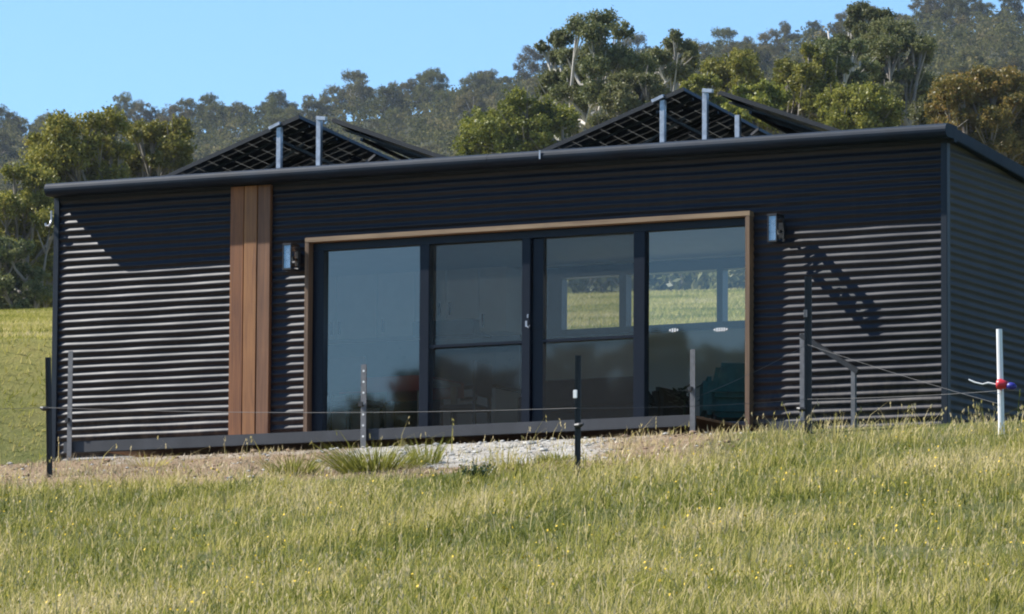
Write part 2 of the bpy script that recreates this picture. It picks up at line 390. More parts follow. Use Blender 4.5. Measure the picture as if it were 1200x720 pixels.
# timber strip
for x0, x1, t, mt in ((2.012, 2.160, .040, 'board_a'), (2.168, 2.310, .044, 'board_b'), (2.318, 2.457, .041, 'board_c')):
    mb = MB(); mb.box((x0, -t-.008, -.10), (x1, .0, 2.515)); mb.build('timber_board', M[mt], house, bevel=.004)
# timber surround of the door set
FY = -.085
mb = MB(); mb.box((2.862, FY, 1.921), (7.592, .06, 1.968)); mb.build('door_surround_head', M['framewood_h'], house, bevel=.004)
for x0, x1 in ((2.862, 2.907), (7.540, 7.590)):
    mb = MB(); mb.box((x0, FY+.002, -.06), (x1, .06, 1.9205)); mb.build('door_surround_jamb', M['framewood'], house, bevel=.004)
mb = MB(); mb.box((2.91, -.05, -.10), (7.538, .12, -.03)); mb.build('door_sill', M['alu'], house, bevel=.004)
# interior shell (part of the house)
ZI = lambda y: 2.50-RS*y
sh = MB()
sh.add([(.1,.12,0),(W-.1,.12,0),(W-.1,4.0,0),(.1,4.0,0)], [(0,1,2,3)])
sh.build('interior_floor', M['floorin'], house)
sh = MB()
sh.add([(.1,.12,ZI(.12)),(W-.1,.12,ZI(.12)),(W-.1,4.0,ZI(4)),(.1,4.0,ZI(4))], [(3,2,1,0)])
for x in (.1, W-.1): sh.add([(x,.12,0),(x,4,0),(x,4,ZI(4)),(x,.12,ZI(.12))], [(0,1,2,3)])
def wallrect(y, x0, x1, z0, z1): sh.add([(x0,y,z0),(x1,y,z0),(x1,y,z1),(x0,y,z1)], [(0,1,2,3)])
wallrect(4.0,.1,BX0,0,ZI(4)); wallrect(4.0,BX1,W-.1,0,ZI(4)); wallrect(4.0,BX0,BX1,0,BZ0); wallrect(4.0,BX0,BX1,BZ1,ZI(4))
wallrect(.12,.1,2.9,0,ZI(.12)); wallrect(.12,7.55,W-.1,0,ZI(.12)); wallrect(.12,2.9,7.55,1.93,ZI(.12))
sh.build('interior_lining', M['inner'], house)
# door set
alu = M['alu']
ds_ = empty('glass_doors'); ds_.parent = house
mb = MB(); mb.box((2.908, .0, 1.845), (7.539, .1, 1.9195)); mb.box((2.908, .0, -.028), (7.539, .1, .02))
for x0, x1 in ((2.908, 3.028), (4.075, 4.178), (5.172, 5.262), (5.272, 5.384), (6.348, 6.466), (7.522, 7.539)):
    dy = .035 if x0 in (5.272,) else .0
    mb.box((x0, dy+.001, .021), (x1, .099, 1.8445))
mb.build('door_frame', alu, ds_, bevel=.004)
mb = MB(); mb.box((3.029, .052, .03), (4.074, .056, 1.844)); mb.box((6.467, .052, .03), (7.521, .056, 1.844))
mb.v = []; mb.f = []; mb.m = []
for x0, x1, y in ((3.0285, 4.0745, .05), (4.1785, 5.1715, .075), (5.3845, 6.3475, .075), (6.4665, 7.5215, .05)):
    g = MB(); g.add([(x0,y,.0205),(x1,y,.0205),(x1,y,1.8444),(x0,y,1.8444)], [(0,1,2,3)]); g.build('glass_pane', M['glass'], ds_)
for x0, x1 in ((4.1785, 5.1715), (5.3845, 6.3475)):
    g = MB(); g.add([(x0,.03,.0205),(x1,.03,.0205),(x1,.03,1.8444),(x0,.03,1.8444)], [(0,1,2,3)]); sco = g.build('fly_screen', M['screen'], ds_)
    g = MB(); g.box((x0, .012, .848), (x1, .028, .875)); g.build('screen_rail', alu, sco)
g = MB(); g.box((5.225, -.028, 1.0), (5.245, -.012, 1.055)); g.box((5.228, -.02, 1.01), (5.242, .0, 1.045)); g.tube([(5.24,-.022,1.005),(5.262,-.03,.99),(5.275,-.03,1.012)], .007)
g.build('door_handle', M['galv'], ds_)
g = MB(); g.box((5.235, -.012, 1.085), (5.25, .001, 1.12)); g.build('door_lock', M['galv'], ds_, bevel=.002)
# small frosted stickers on the last pane
for sx, sz, nn in ((6.71, .905, 4), (7.17, .888, 6)):
    g = MB()
    for k in range(nn):
        x = sx+.025*k; h = .012 if k in (0, nn-1) else .02
        g.box((x-.009, .044, sz-h), (x+.009, .048, sz+h*.8))
    g.build('glass_sticker', M['white'], ds_, bevel=.002)
# rear ribbon window
rw = empty('rear_window'); rw.parent = house
g = MB(); yb = 4.0
g.box((BX0-.08, yb-.03, BZ1-.04), (BX1+.08, yb+.1, BZ1+.075)); g.box((BX0-.08, yb-.03, BZ0-.045), (BX1+.08, yb+.1, BZ0+.03))
for x0, x1 in ((BX0-.08, BX0+.09), (4.243, 4.32), (5.335, 5.40), (BX1-.08, BX1+.08)): g.box((x0, yb-.028, BZ0-.04), (x1, yb+.098, BZ1+.04))
g.build('window_frame', simple('blue_grey_window_frame', (.012, .022, .045), .4), rw)
g = MB(); g.add([(BX0,yb+.04,BZ0),(BX1,yb+.04,BZ0),(BX1,yb+.04,BZ1),(BX0,yb+.04,BZ1)], [(0,1,2,3)]); g.build('window_pane', M['rearglass'], rw)

# wall lanterns
def lantern(x, z0, z1, label):
    L = empty('wall_lantern', (x, 0, z0), label=label, cat='wall lantern', group='lanterns beside the glass doors')
    h = z1-z0; w = .085; d = .235
    g = MB(); g.box((-.03, -.03, .06), (.03, -.009, h-.06)); g.box((-.012, -.085, h*.42), (.012, -.03, h*.5)); g.build('back_plate', M['black'], L, bevel=.003)
    g = MB(); g.box((-w/2-.006, -d-.006, h-.022), (w/2+.006, -.07, h)); g.box((-w/2-.006, -d-.006, 0), (w/2+.006, -.07, .018))
    for sx in (-1, 1):
        for yy in (-d, -.08): g.box((sx*w/2-.007, yy-.003, .018), (sx*w/2+.007, yy+.011, h-.022))
    g.build('frame', M['black'], L, bevel=.002)
    g = MB(); g.add([(-w/2+.007,-d+.003,.018),(w/2-.007,-d+.003,.018),(w/2-.007,-d+.003,h-.022),(-w/2+.007,-d+.003,h-.022)], [(0,1,2,3)])
    g.build('front_glass', M['lampface'], L)
    g = MB()
    for sx in (-1, 1): g.add([(sx*w/2,-d+.012,.018),(sx*w/2,-.083,.018),(sx*w/2,-.083,h-.022),(sx*w/2,-d+.012,h-.022)], [(0,1,2,3)])
    g.build('side_glass', M['rearglass'], L)
    g = MB(); g.tube([(0,-.17,.02),(0,-.17,.07)], .016, 8); g.tube([(0,-.17,.07),(0,-.17,.10),(0,-.17,.13),(0,-.17,.15)], [.014,.026,.022,.006], 8); g.build('bulb', M['white'], L)
M['lampface'] = simple('lantern_sky_reflection', (.30, .36, .42), .28, metal=.85, var=.25, scale=12)  # pale blue metal paints the sky's reflection on the lantern's front glass
lantern(2.752, 1.645, 1.905, 'black box lantern between the timber strip and the glass doors')
lantern(7.888, 1.638, 1.905, 'black box lantern right of the glass doors, throwing a long slanted shadow')
# cable bracket on the left corner
g = MB(); g.tube([(-.035,-.03,2.40),(-.035,-.03,2.30)], .012); g.tube([(-.035,-.03,2.30),(-.03,-.05,2.27),(-.05,-.05,2.245),(-.085,-.05,2.25),(-.09,-.05,2.275)], .012)
g.build('cable_bracket', M['galv'], house)

# ------------------------------------------------------------------ furniture behind the glass
kc = empty('kitchen_cabinets', (0,0,0), label='white kitchen cabinets along the back wall seen through the left doors', cat='kitchen')
xs = [.45, .95, 1.42, 1.90, 2.05]
for x0, x1, hx in ((.42,.86,.8), (.87,1.14,1.10), (1.15,1.62,1.19), (1.63,2.06,1.70), (2.07,2.42,2.36), (2.43,2.80,2.48), (2.81,3.12,2.86)):
    low = 1.44 if not 2.06 < x0 < 2.6 else 1.58
    g = MB(); g.box((x0, 3.66, low), (x1-.006, 3.99, 2.10)); c_ = g.build('upper_cabinet', M['cab'], kc, bevel=.003)
    g = MB(); g.box((hx-.008, 3.63, low+.05), (hx+.008, 3.655, low+.18)); g.build('cabinet_handle', M['black'], c_)
for x0, x1, dr in ((.42,1.05,0), (1.06,1.7,0), (1.72,1.95,0), (2.53,3.13,1)):
    g = MB(); g.box((x0, 3.42, .1), (x1-.006, 3.98, .83)); c_ = g.build('lower_cabinet', M['cab'], kc, bevel=.003)
    for z in ((.72, .42, .2) if dr else (.72,)):
        g = MB(); g.box(((x0+x1)/2-.09, 3.385, z), ((x0+x1)/2+.09, 3.415, z+.03)); g.build('cabinet_handle', M['black'], c_)
g = MB(); g.box((1.955, 3.42, .1), (2.52, 3.98, .83)); g.build('oven', M['darkin'], kc)
g = MB(); g.box((.4, 3.39, .835), (3.15, 3.99, .87)); g.build('benchtop', M['darkin'], kc, bevel=.004)
g = MB(); g.box((2.07, 3.6, 1.42), (2.78, 3.98, 1.575)); g.build('range_hood', M['bluewall'], kc)
g = MB(); g.box((.42, 3.975, .872), (3.12, 3.995, 1.435)); g.build('splashback', M['bluewall'], kc)
def bottle(x, y, h, r, mt, label, name='kitchen_canister', cat='canister', z=.871):
    g = MB(); g.tube([(0,0,0),(0,0,h*.7),(0,0,h*.8),(0,0,h)], [r, r, r*.55, r*.5], 10)
    o = g.build(name, mt, None, smooth=True, label=label, cat=cat); o.location = (x, y, z)
bottle(1.35, 3.6, .26, .05, M['white'], 'pale upright canister on the kitchen bench behind the left pane')
bottle(.92, 3.6, .2, .06, M['galv'], 'shiny round canister at the left end of the kitchen bench')
def table():
    T = empty('dining_table', (2.95, 1.75, 0), label='small table with a red cloth behind the leftmost pane', cat='table')
    g = MB(); g.box((-.45,-.4,.71), (.45,.4,.74)); g.build('tabletop', M['floorin'], T, bevel=.006)
    for sx in (-1,1):
        for sy in (-1,1):
            g = MB(); g.bar((sx*.4,sy*.35,0),(sx*.4,sy*.35,.71),.05); g.build('leg', M['floorin'], T)
    g = MB(); g.box((-.47,-.42,.742), (.47,.42,.752))
    for s in (-1,1): g.box((-.47, s*.425-.004, .60), (.47, s*.425+.004, .752))
    o = g.build('tablecloth', M['redfab'], None, label='red cloth lying over the small table behind the leftmost pane', cat='tablecloth'); o.location = (2.95, 1.75, 0)
table()
def chair(x, y, rz, label, mat):
    T = empty('dining_chair', (x, y, 0), rz, label=label, cat='chair', group='chairs at the small table')
    g = MB(); g.box((-.21,-.21,.43),(.21,.21,.48)); g.build('seat', mat, T, bevel=.015)
    g = MB(); g.box((-.21,.18,.56),(.21,.215,.9)); g.build('backrest', mat, T, bevel=.015)
    for sx in (-1,1):
        for sy in (-1,1):
            g = MB(); g.bar((sx*.19,sy*.19,0),(sx*.18,sy*.19,.9 if sy > 0 else .43),.03); g.build('leg', M['black'], T)
chair(2.85, 1.0, math.pi, 'charcoal dining chair in front of the red-clothed table', M['darkfab'])
chair(3.62, 1.8, -1.5, 'charcoal dining chair at the right end of the red-clothed table', M['darkfab'])
def armchair(x, y, rz, label, mat, w=.36, h=.62, name='armchair', cat='armchair'):
    T = empty(name, (x, y, 0), rz, label=label, cat=cat)
    g = MB(); g.box((-w,-.36,.12),(w,.3,.38)); g.build('seat', mat, T, bevel=.05)
    g = MB()
    g.add([(-w,.2,.3),(w,.2,.3),(w,.4,.3),(-w,.4,.3),(-w*.8,.34,h),(w*.8,.34,h),(w*.8,.44,h),(-w*.8,.44,h)], [(0,3,2,1),(4,5,6,7),(0,1,5,4),(1,2,6,5),(2,3,7,6),(3,0,4,7)]); g.build('backrest', mat, T, bevel=.045)
    for s in (-1,1): g = MB(); g.box((s*w-.06,-.34,.14),(s*w+.06,.34,.5)); g.build('armrest', mat, T, bevel=.04)
    for sx in (-1,1):
        for sy in (-1,1): g = MB(); g.tube([(sx*w*.85,sy*.28,0),(sx*w*.85,sy*.28,.14)], .02); g.build('leg', M['black'], T)
armchair(7.05, .85, .5+math.pi, 'teal armchair behind the lower right corner of the glass doors', M['teal'], .3, .62)
armchair(5.35, 1.4, math.pi, 'low charcoal sofa behind the third pane', M['darkfab'], .72, .6, 'sofa', 'sofa')
def plant():
    T = empty('potted_plant', (6.35, 1.1, 0), label='dark potted plant on a stool behind the rightmost pane', cat='plant')
    g = MB(); g.tube([(0,0,0),(0,0,.02),(0,0,.2)], [.09,.1,.13], 12); g.build('pot', M['darkin'], T, smooth=True)
    g = MB(); g.tube([(0,0,.18),(.01,0,.36)], .01)
    rr = random.Random(3)
    for k in range(70):
        a = rr.random()*6.28; r = rr.random()*.13; z = .27+rr.random()*.22; p = Vector((r*math.cos(a), r*math.sin(a), z)); q = p+Vector((math.cos(a)*.07, math.sin(a)*.07, rr.uniform(-.02,.05))); s = Vector((-math.sin(a), math.cos(a), 0))*.022
        g.add([p, (p+q)/2+s, q, (p+q)/2-s], [(0,1,2,3)])
    g.build('foliage', M['leafin'], T)
plant()

# ------------------------------------------------------------------ deck edge, posts, handrail
deck = empty('deck_frame', (0, -1.5, 0), label='unfinished low deck with a grey steel edge beam in front of the glass doors', cat='deck')
g = MB(); g.box((1.06, -.03, -.173), (7.705, .03, -.068)); g.build('edge_beam', M['beam'], deck, bevel=.004)
g = MB()
for k in range(10): g.box((1.06, .035+.146*k, -.095), (7.70, .035+.146*k+.14, -.072))
g.build('deck_shade_boards', M['board_c'], deck)  # unseen boards, added to keep the ground under the deck in shade
def upright(x, z, label, hole=False, w=.052, zb=-.26, mt='galvdull'):
    T = empty('steel_upright', (x, -1.555, zb), label=label, cat='post', group='steel uprights along the deck edge')
    g = MB(); g.box((-w/2, -.006, 0), (w/2, 0, z-zb)); g.box((-w/2, 0, 0), (-w/2+.006, .022, z-zb)); g.build('angle_bar', M[mt], T, bevel=.001)
    if hole:
        for k in range(7):
            zz = .12+k*(z-zb-.15)/6.3
            q = MB(); q.tube([(.0,-.008,zz),(.0,-.0065,zz)], .011, 8); q.build('bolt', M['white'], T)
    q = MB(); q.box((-w/2-.012, -.03, .40), (.0, .0, .44)); q.build('insulator', M['black'], T)
upright(1.145, .80, 'dull steel upright at the left end of the deck edge', zb=-.28)
upright(4.33, .53, 'perforated steel upright in front of the leftmost glass pane', True, .058)
upright(7.71, .52, 'dull steel upright at the right end of the deck beam')
hr = empty('handrail', (8.6, -.5, -.3), label='short steel stair handrail sloping down against the right wall', cat='handrail')
def at(px, py, Y):
    k = FW+RT*(px-600)/F-UP*(py-360)/F; t = (Y-CAM[1])/k[1]; p = CAM+k*t; return (p[0], p[1], p[2])
HO = Vector((8.6, -.5, -.3))
def hl(p): return tuple(Vector(p)-HO)
a1, a2 = at(941, 391, -.5), at(1000.5, 434, -.5)
g = MB(); g.bar(hl((a1[0], -.5, -.3)), hl(a1), .045); g.build('rail_post', M['galvdull'], hr)
g = MB(); g.bar(hl((a2[0], -.5, -.3)), hl(a2), .04); g.build('rail_post', M['galvdull'], hr)
g = MB(); g.bar(hl(at(939, 393, -.5)), hl(at(1006, 436, -.5)), .05, .045); g.build('rail', M['black'], hr)
g = MB(); g.box(hl((8.1, -.75, -.3)), hl((8.45, -.25, -.08))); g.build('step', M['beam'], hr)

# ------------------------------------------------------------------ fence
def picket(px, base_y, top_y, label, w=.05, mat='black', marks=(), knob=None, name='fence_post', lean=0.0, Yfix=None):
    if Yfix is None: b = on_ground(px, base_y)
    else:
        b = np.array(at(px, base_y, Yfix))
    D = (b-CAM)@FW; h = (base_y-top_y)/F*D
    gzz = gz(b[0], b[1]); T = empty(name, (b[0], b[1], gzz-.1), label=label, cat='fence post', group='electric fence posts')
    top = b[2]+h-(gzz-.1)
    g = MB()
    if mat == 'white': g.tube([(0,0,0),(lean,0,top)], [.028, .026], 10)
    else:
        for a in (90, 210, 330): g.bar((0,0,0), (lean,0,top), .006, .006); 
        for a in (20, 140, 260):
            dx, dy = math.cos(R(a))*w*.6, math.sin(R(a))*w*.6
            g.add([(0,-.004,0),(dx,dy-.004,0),(dx+lean,dy-.004,top),(lean,-.004,top),(0,.004,0),(dx,dy+.004,0),(dx+lean,dy+.004,top),(lean,.004,top)], [(0,1,2,3),(7,6,5,4),(0,4,5,1),(1,5,6,2),(2,6,7,3),(3,7,4,0)])
    g.build('picket' if mat != 'white' else 'pole', M[mat], T)
    for my, mt in marks:
        z = (base_y-my)/F*D+b[2]-(gzz-.1); q = MB(); q.box((-.02,-.04,z-.035),(.018,-.028,z+.035)); q.build('insulator', M[mt], T, bevel=.004)
    if knob:
        z = (base_y-knob[1])/F*D+b[2]-(gzz-.1); q = MB(); q.tube([(knob[0]*.0,-.03,z),(knob[0]*.05,-.045,z),(knob[0]*.08,-.045,z+.01)], [.018,.022,.012], 8); q.build('knob', M['black'], T)
    return b, D
p56, _ = picket(58, 560, 418, 'black steel fence post at the far left, in front of the house corner', knob=(-1, 479), lean=-.04)
p676, _ = picket(676, 558, 416, 'black steel fence post in front of the middle of the glass doors', marks=((462, 'white'),), knob=(1, 499))
p947, _ = picket(946, 520, 323, 'tall black steel fence post before the stair handrail', w=.065, marks=((367, 'galvdull'),), knob=(-1, 480), Yfix=-1.95)
pw, _ = picket(1174, 520, 385, 'white fence post with a red and blue gate handle, near the right corner', mat='white', Yfix=-2.8, lean=-.02)
def wire(pts, r, label, group='fence wires'):
    q = []
    for a, b in zip(pts[:-1], pts[1:]):
        a = Vector(a); b = Vector(b); n = 8; sag = (b-a).length*.006
        for k in range(n): t = k/n; q.append(a.lerp(b, t)-Vector((0,0,sag*4*t*(1-t))))
    q.append(Vector(pts[-1])); g = MB(); g.tube(q, r, 4)
    return g.build('fence_wire', M['wire'], None, label=label, cat='wire', group=group)
def atd(px, py, b):  # at the depth of base point b
    k = FW+RT*(px-600)/F-UP*(py-360)/F; return tuple(CAM+k*((b-CAM)@FW))
left_out = atd(-260, 480, p56)
wire([left_out, atd(57, 478, p56), atd(676, 478.5, p676), atd(946, 468, p947), atd(1173, 458, pw), atd(1420, 452, pw)], .0019, 'long thin fence wire strung across the front of the house')
wire([atd(815, 466, p676), atd(946, 404, p947), atd(1172, 474, pw)], .0017, 'second fence wire peaking at the tall black post')
gh = empty('gate_handle', tuple(atd(1177, 451, pw-np.array([0,.08,0]))), label='red and blue electric gate handle hanging on the white post', cat='gate handle')
g = MB(); g.tube([(-.075,0,.005),(-.06,0,.005),(-.03,0,.003),(0,0,0),(.03,0,-.003)], [.012,.045,.05,.036,.03], 10); g.build('grip', M['red'], gh, smooth=True)
g = MB(); g.tube([(.02,0,-.012),(.05,0,-.015),(.09,0,-.02),(.11,0,-.022)], [.022,.035,.03,.012], 10); g.build('spring_cover', M['blue'], gh, smooth=True)
o0 = Vector(gh.location)
g = MB(); g.tube([(-.075,0,.005),(-.15,0,.022),(-.2,0,.012),(-.27,0,.03),(-.33,0,.058)], [.006,.008,.006,.007,.006], 5); g.build('tail_rope', M['white'], gh)

# ------------------------------------------------------------------ solar arrays
def solar(ox, oy, label, both=True):
    S_ = empty('solar_array', (ox, oy, 2.6-RS*oy), label=label, cat='solar panels', group='solar arrays on the roof')
    yl = 1.0; nY = 3
    def T(x, y, z):  # array space -> local (follows the roof fall along Y)
        return (x, y, z-RS*y)
    Lm = 1.65
    specs = [((-.02, .175), (1.535, .70), 1), ((1.905, .645), (3.46, .08), -1)]
    for (xa, za), (xb, zb), sg in specs:
        ex = Vector((xb-xa, 0, zb-za)).normalized(); nrm = Vector((-ex.z, 0, ex.x))
        ln = (Vector((xb-xa, 0, zb-za))).length
        for k in range(nY):
            pn = empty('solar_panel'); pn.parent = S_
            y0, y1 = k*yl+.01*k, (k+1)*yl+.01*k-.005
            def pt(u, y, h): p = Vector((xa, 0, za))+ex*u+nrm*h; return T(p.x, y, p.z)
            def slab(mb, u0, u1, ya, yb, h0, h1):
                mb.add([pt(u0,ya,h0),pt(u1,ya,h0),pt(u1,yb,h0),pt(u0,yb,h0),pt(u0,ya,h1),pt(u1,ya,h1),pt(u1,yb,h1),pt(u0,yb,h1)], [(0,3,2,1),(4,5,6,7),(0,1,5,4),(1,2,6,5),(2,3,7,6),(3,0,4,7)])
            fr = MB(); w = .03
            slab(fr, 0, ln, y0, y0+w, -.02, .02); slab(fr, 0, ln, y1-w, y1, -.02, .02); slab(fr, 0, w, y0+w+.0005, y1-w-.0005, -.02, .02); slab(fr, ln-w, ln, y0+w+.0005, y1-w-.0005, -.02, .02)
            fr.build('panel_frame', M['black'], pn)
            me = bpy.data.meshes.new('cells'); q = [(w, y0+w), (ln-w, y0+w), (ln-w, y1-w), (w, y1-w)]
            me.from_pydata([pt(u, y, .012) for u, y in q], [], [(0,1,2,3)]); uv = me.uv_layers.new(name='UVMap')
            for li, (u, y) in enumerate(q): uv.data[li].uv = (u-w, y-y0-w)
            me.materials.append(M['cells']); oc = bpy.data.objects.new('solar_cells', me); col.objects.link(oc); oc.parent = pn
            jb = MB(); slab(jb, ln*.86, ln*.86+.06, (y0+y1)/2-.08, (y0+y1)/2+.08, -.015, .008); jb.build('junction_box', M['black'], pn)
        # support rails under the panels, running up the slope, and the cross purlins
        for yy in (.22, .78, 1.8, 2.8):
            rl = MB(); p = Vector((xa,0,za))+ex*.02-nrm*.042; q = Vector((xa,0,za))+ex*(ln-.02)-nrm*.042
            rl.bar(T(p.x, yy, p.z), T(q.x, yy, q.z), .025); rl.build('rail', M['black'], S_)
        for u in (.35, 1.3):
            p = Vector((xa,0,za))+ex*(u if sg > 0 else ln-u)-nrm*.085; rl = MB(); rl.bar(T(p.x, .05, p.z), T(p.x, 2.95, p.z), .03); rl.build('purlin', M['black'], S_)
    zr0 = -.0
    for x, y, zt, mt in ((1.31, .02, .61, 'galv'), (1.755+.0, .02, .655, 'galv'), (1.31, 1.9, .61, 'galv'), (1.80, 1.9, .64, 'galv'), ((2.09, .03, .42, 'galv') if ox > 3 else (2.16, 1.15, .50, 'galv')), (1.05, 1.0, .45, 'galvdull')):
        g = MB(); p = T(x, y, -.02); q = T(x, y, zt); g.bar(p, q, .05, .045); g.build('post', M[mt], S_, bevel=.003)
    g = MB(); g.bar(T(1.21, .0, .60), T(1.33, .0, .645), .05, .03); g.build('bracket', M['galv'], S_)
    g = MB(); g.bar(T(1.74, .0, .672), T(1.84, .0, .66), .045, .035); g.build('bracket', M['galv'], S_)
    for pq in (((.35,.5,.05),(1.31,.5,.55)), ((1.3,.9,.05),(1.9,.9,.5)), ((1.31,.05,.05),(1.8,1.9,.5)), ((2.1,.6,.05),(2.9,.6,.22)), ((1.2,1.8,.45),(.5,1.2,.1))):
        g = MB(); g.bar(T(*pq[0]), T(*pq[1]), .022); g.build('brace', M['galvdull'], S_)
    for x, y, z in ((.02, .0, .17), (3.2, .0, .155)):
        g = MB(); g.box((x-.06, y-.05, 0), (x+.06, y+.05, .05)); g.box((x-.02, y-.04, .05), (x+.04, y+.04, z)); g.tube([(x+.03,y-.05,z*.7),(x+.09,y-.05,z*.7)], .015); g.build('clamp', M['galv'], S_, bevel=.004)
    return S_
solar(.92, .5, 'left peaked pair of dark solar panels on steel posts, above the timber strip')
solar(5.09, .5, 'right peaked pair of dark solar panels on steel posts, above the glass doors')

# ------------------------------------------------------------------ vegetation
def leafmat(name, cols, trans=.25, bright=1.0, objvar=.35, gloss=.05):
    m = bpy.data.materials.new(name); m.use_nodes = True; nt = m.node_tree; nt.nodes.clear()
    out = N(nt, 'ShaderNodeOutputMaterial'); uv = N(nt, 'ShaderNodeUVMap'); uv.uv_map = 'UVMap'; sp = N(nt, 'ShaderNodeSeparateXYZ'); nt.links.new(uv.outputs[0], sp.inputs[0])
    n = len(cols); c = ramp(nt, [(i/(n-1), tuple(x*bright for x in cc)) for i, cc in enumerate(cols)], sp.outputs[0])
    oi = N(nt, 'ShaderNodeObjectInfo'); hs = N(nt, 'ShaderNodeHueSaturation'); nt.links.new(c, hs.inputs['Color'])
    mr = N(nt, 'ShaderNodeMapRange'); mr.inputs[3].default_value = 1-objvar; mr.inputs[4].default_value = 1+objvar; nt.links.new(oi.outputs['Random'], mr.inputs[0]); nt.links.new(mr.outputs[0], hs.inputs['Value'])
    wn = N(nt, 'ShaderNodeTexWhiteNoise', noise_dimensions='1D'); nt.links.new(oi.outputs['Random'], wn.inputs['W'])
    mh = N(nt, 'ShaderNodeMapRange'); mh.inputs[3].default_value = .5-.035*objvar/.35; mh.inputs[4].default_value = .5+.025*objvar/.35; nt.links.new(wn.outputs[0], mh.inputs[0]); nt.links.new(mh.outputs[0], hs.inputs['Hue'])
    d = N(nt, 'ShaderNodeBsdfDiffuse'); t = N(nt, 'ShaderNodeBsdfTranslucent'); g = N(nt, 'ShaderNodeBsdfGlossy'); g.inputs['Roughness'].default_value = .45
    nt.links.new(hs.outputs[0], d.inputs[0]); nt.links.new(hs.outputs[0], t.inputs[0])
    mx = N(nt, 'ShaderNodeMixShader'); mx.inputs[0].default_value = trans; nt.links.new(d.outputs[0], mx.inputs[1]); nt.links.new(t.outputs[0], mx.inputs[2])
    m2 = N(nt, 'ShaderNodeMixShader'); m2.inputs[0].default_value = gloss; nt.links.new(mx.outputs[0], m2.inputs[1]); nt.links.new(g.outputs[0], m2.inputs[2])
    nt.links.new(m2.outputs[0], out.inputs[0]); return m
def strip_mesh(name, P_, U, mat, quads):
    """P_ (n,k,3) points per element, quads: list of index tuples per element; U (n,) random"""
    n, k, _ = P_.shape; me = bpy.data.meshes.new(name); me.vertices.add(n*k); me.vertices.foreach_set('co', P_.reshape(-1).astype(np.float32))
    lv = []; ls = []; lt = []; off = 0
    per = [len(q) for q in quads]; pat = np.concatenate([np.array(q) for q in quads])
    L = (pat[None, :]+np.arange(n)[:, None]*k).ravel(); me.loops.add(len(L)); me.loops.foreach_set('vertex_index', L)
    tot = np.tile(per, n); st = np.concatenate([[0], np.cumsum(tot)[:-1]])
    me.polygons.add(len(tot)); me.polygons.foreach_set('loop_start', st); me.polygons.foreach_set('loop_total', tot)
    uv = me.uv_layers.new(name='UVMap'); a = np.zeros((len(L), 2), np.float32); a[:, 0] = np.repeat(U, len(pat)); uv.data.foreach_set('uv', a.ravel())
    me.materials.append(mat); me.update(); me.validate(); return me
def unit(v): return v/np.maximum(np.linalg.norm(v, axis=-1, keepdims=True), 1e-9)
def leaf_mesh(name, centers, size, mat, rg, U=None, flat=.35):
    n = len(centers); d = unit(rg.normal(size=(n, 3))+np.array([0, 0, -.25])); up = unit(rg.normal(size=(n, 3))*[1, 1, flat]+np.array([0, 0, .55]))
    s = unit(np.cross(d, up)); L = size*rg.uniform(.6, 1.4, (n, 1)); w = L*rg.uniform(.4, .7, (n, 1))
    P_ = np.stack([centers-d*L*.5, centers+s*w*.5, centers+d*L*.5, centers-s*w*.5], 1)
    if U is None: U = rg.random(n)
    return strip_mesh(name, P_, U, mat, [(0, 1, 2, 3)])
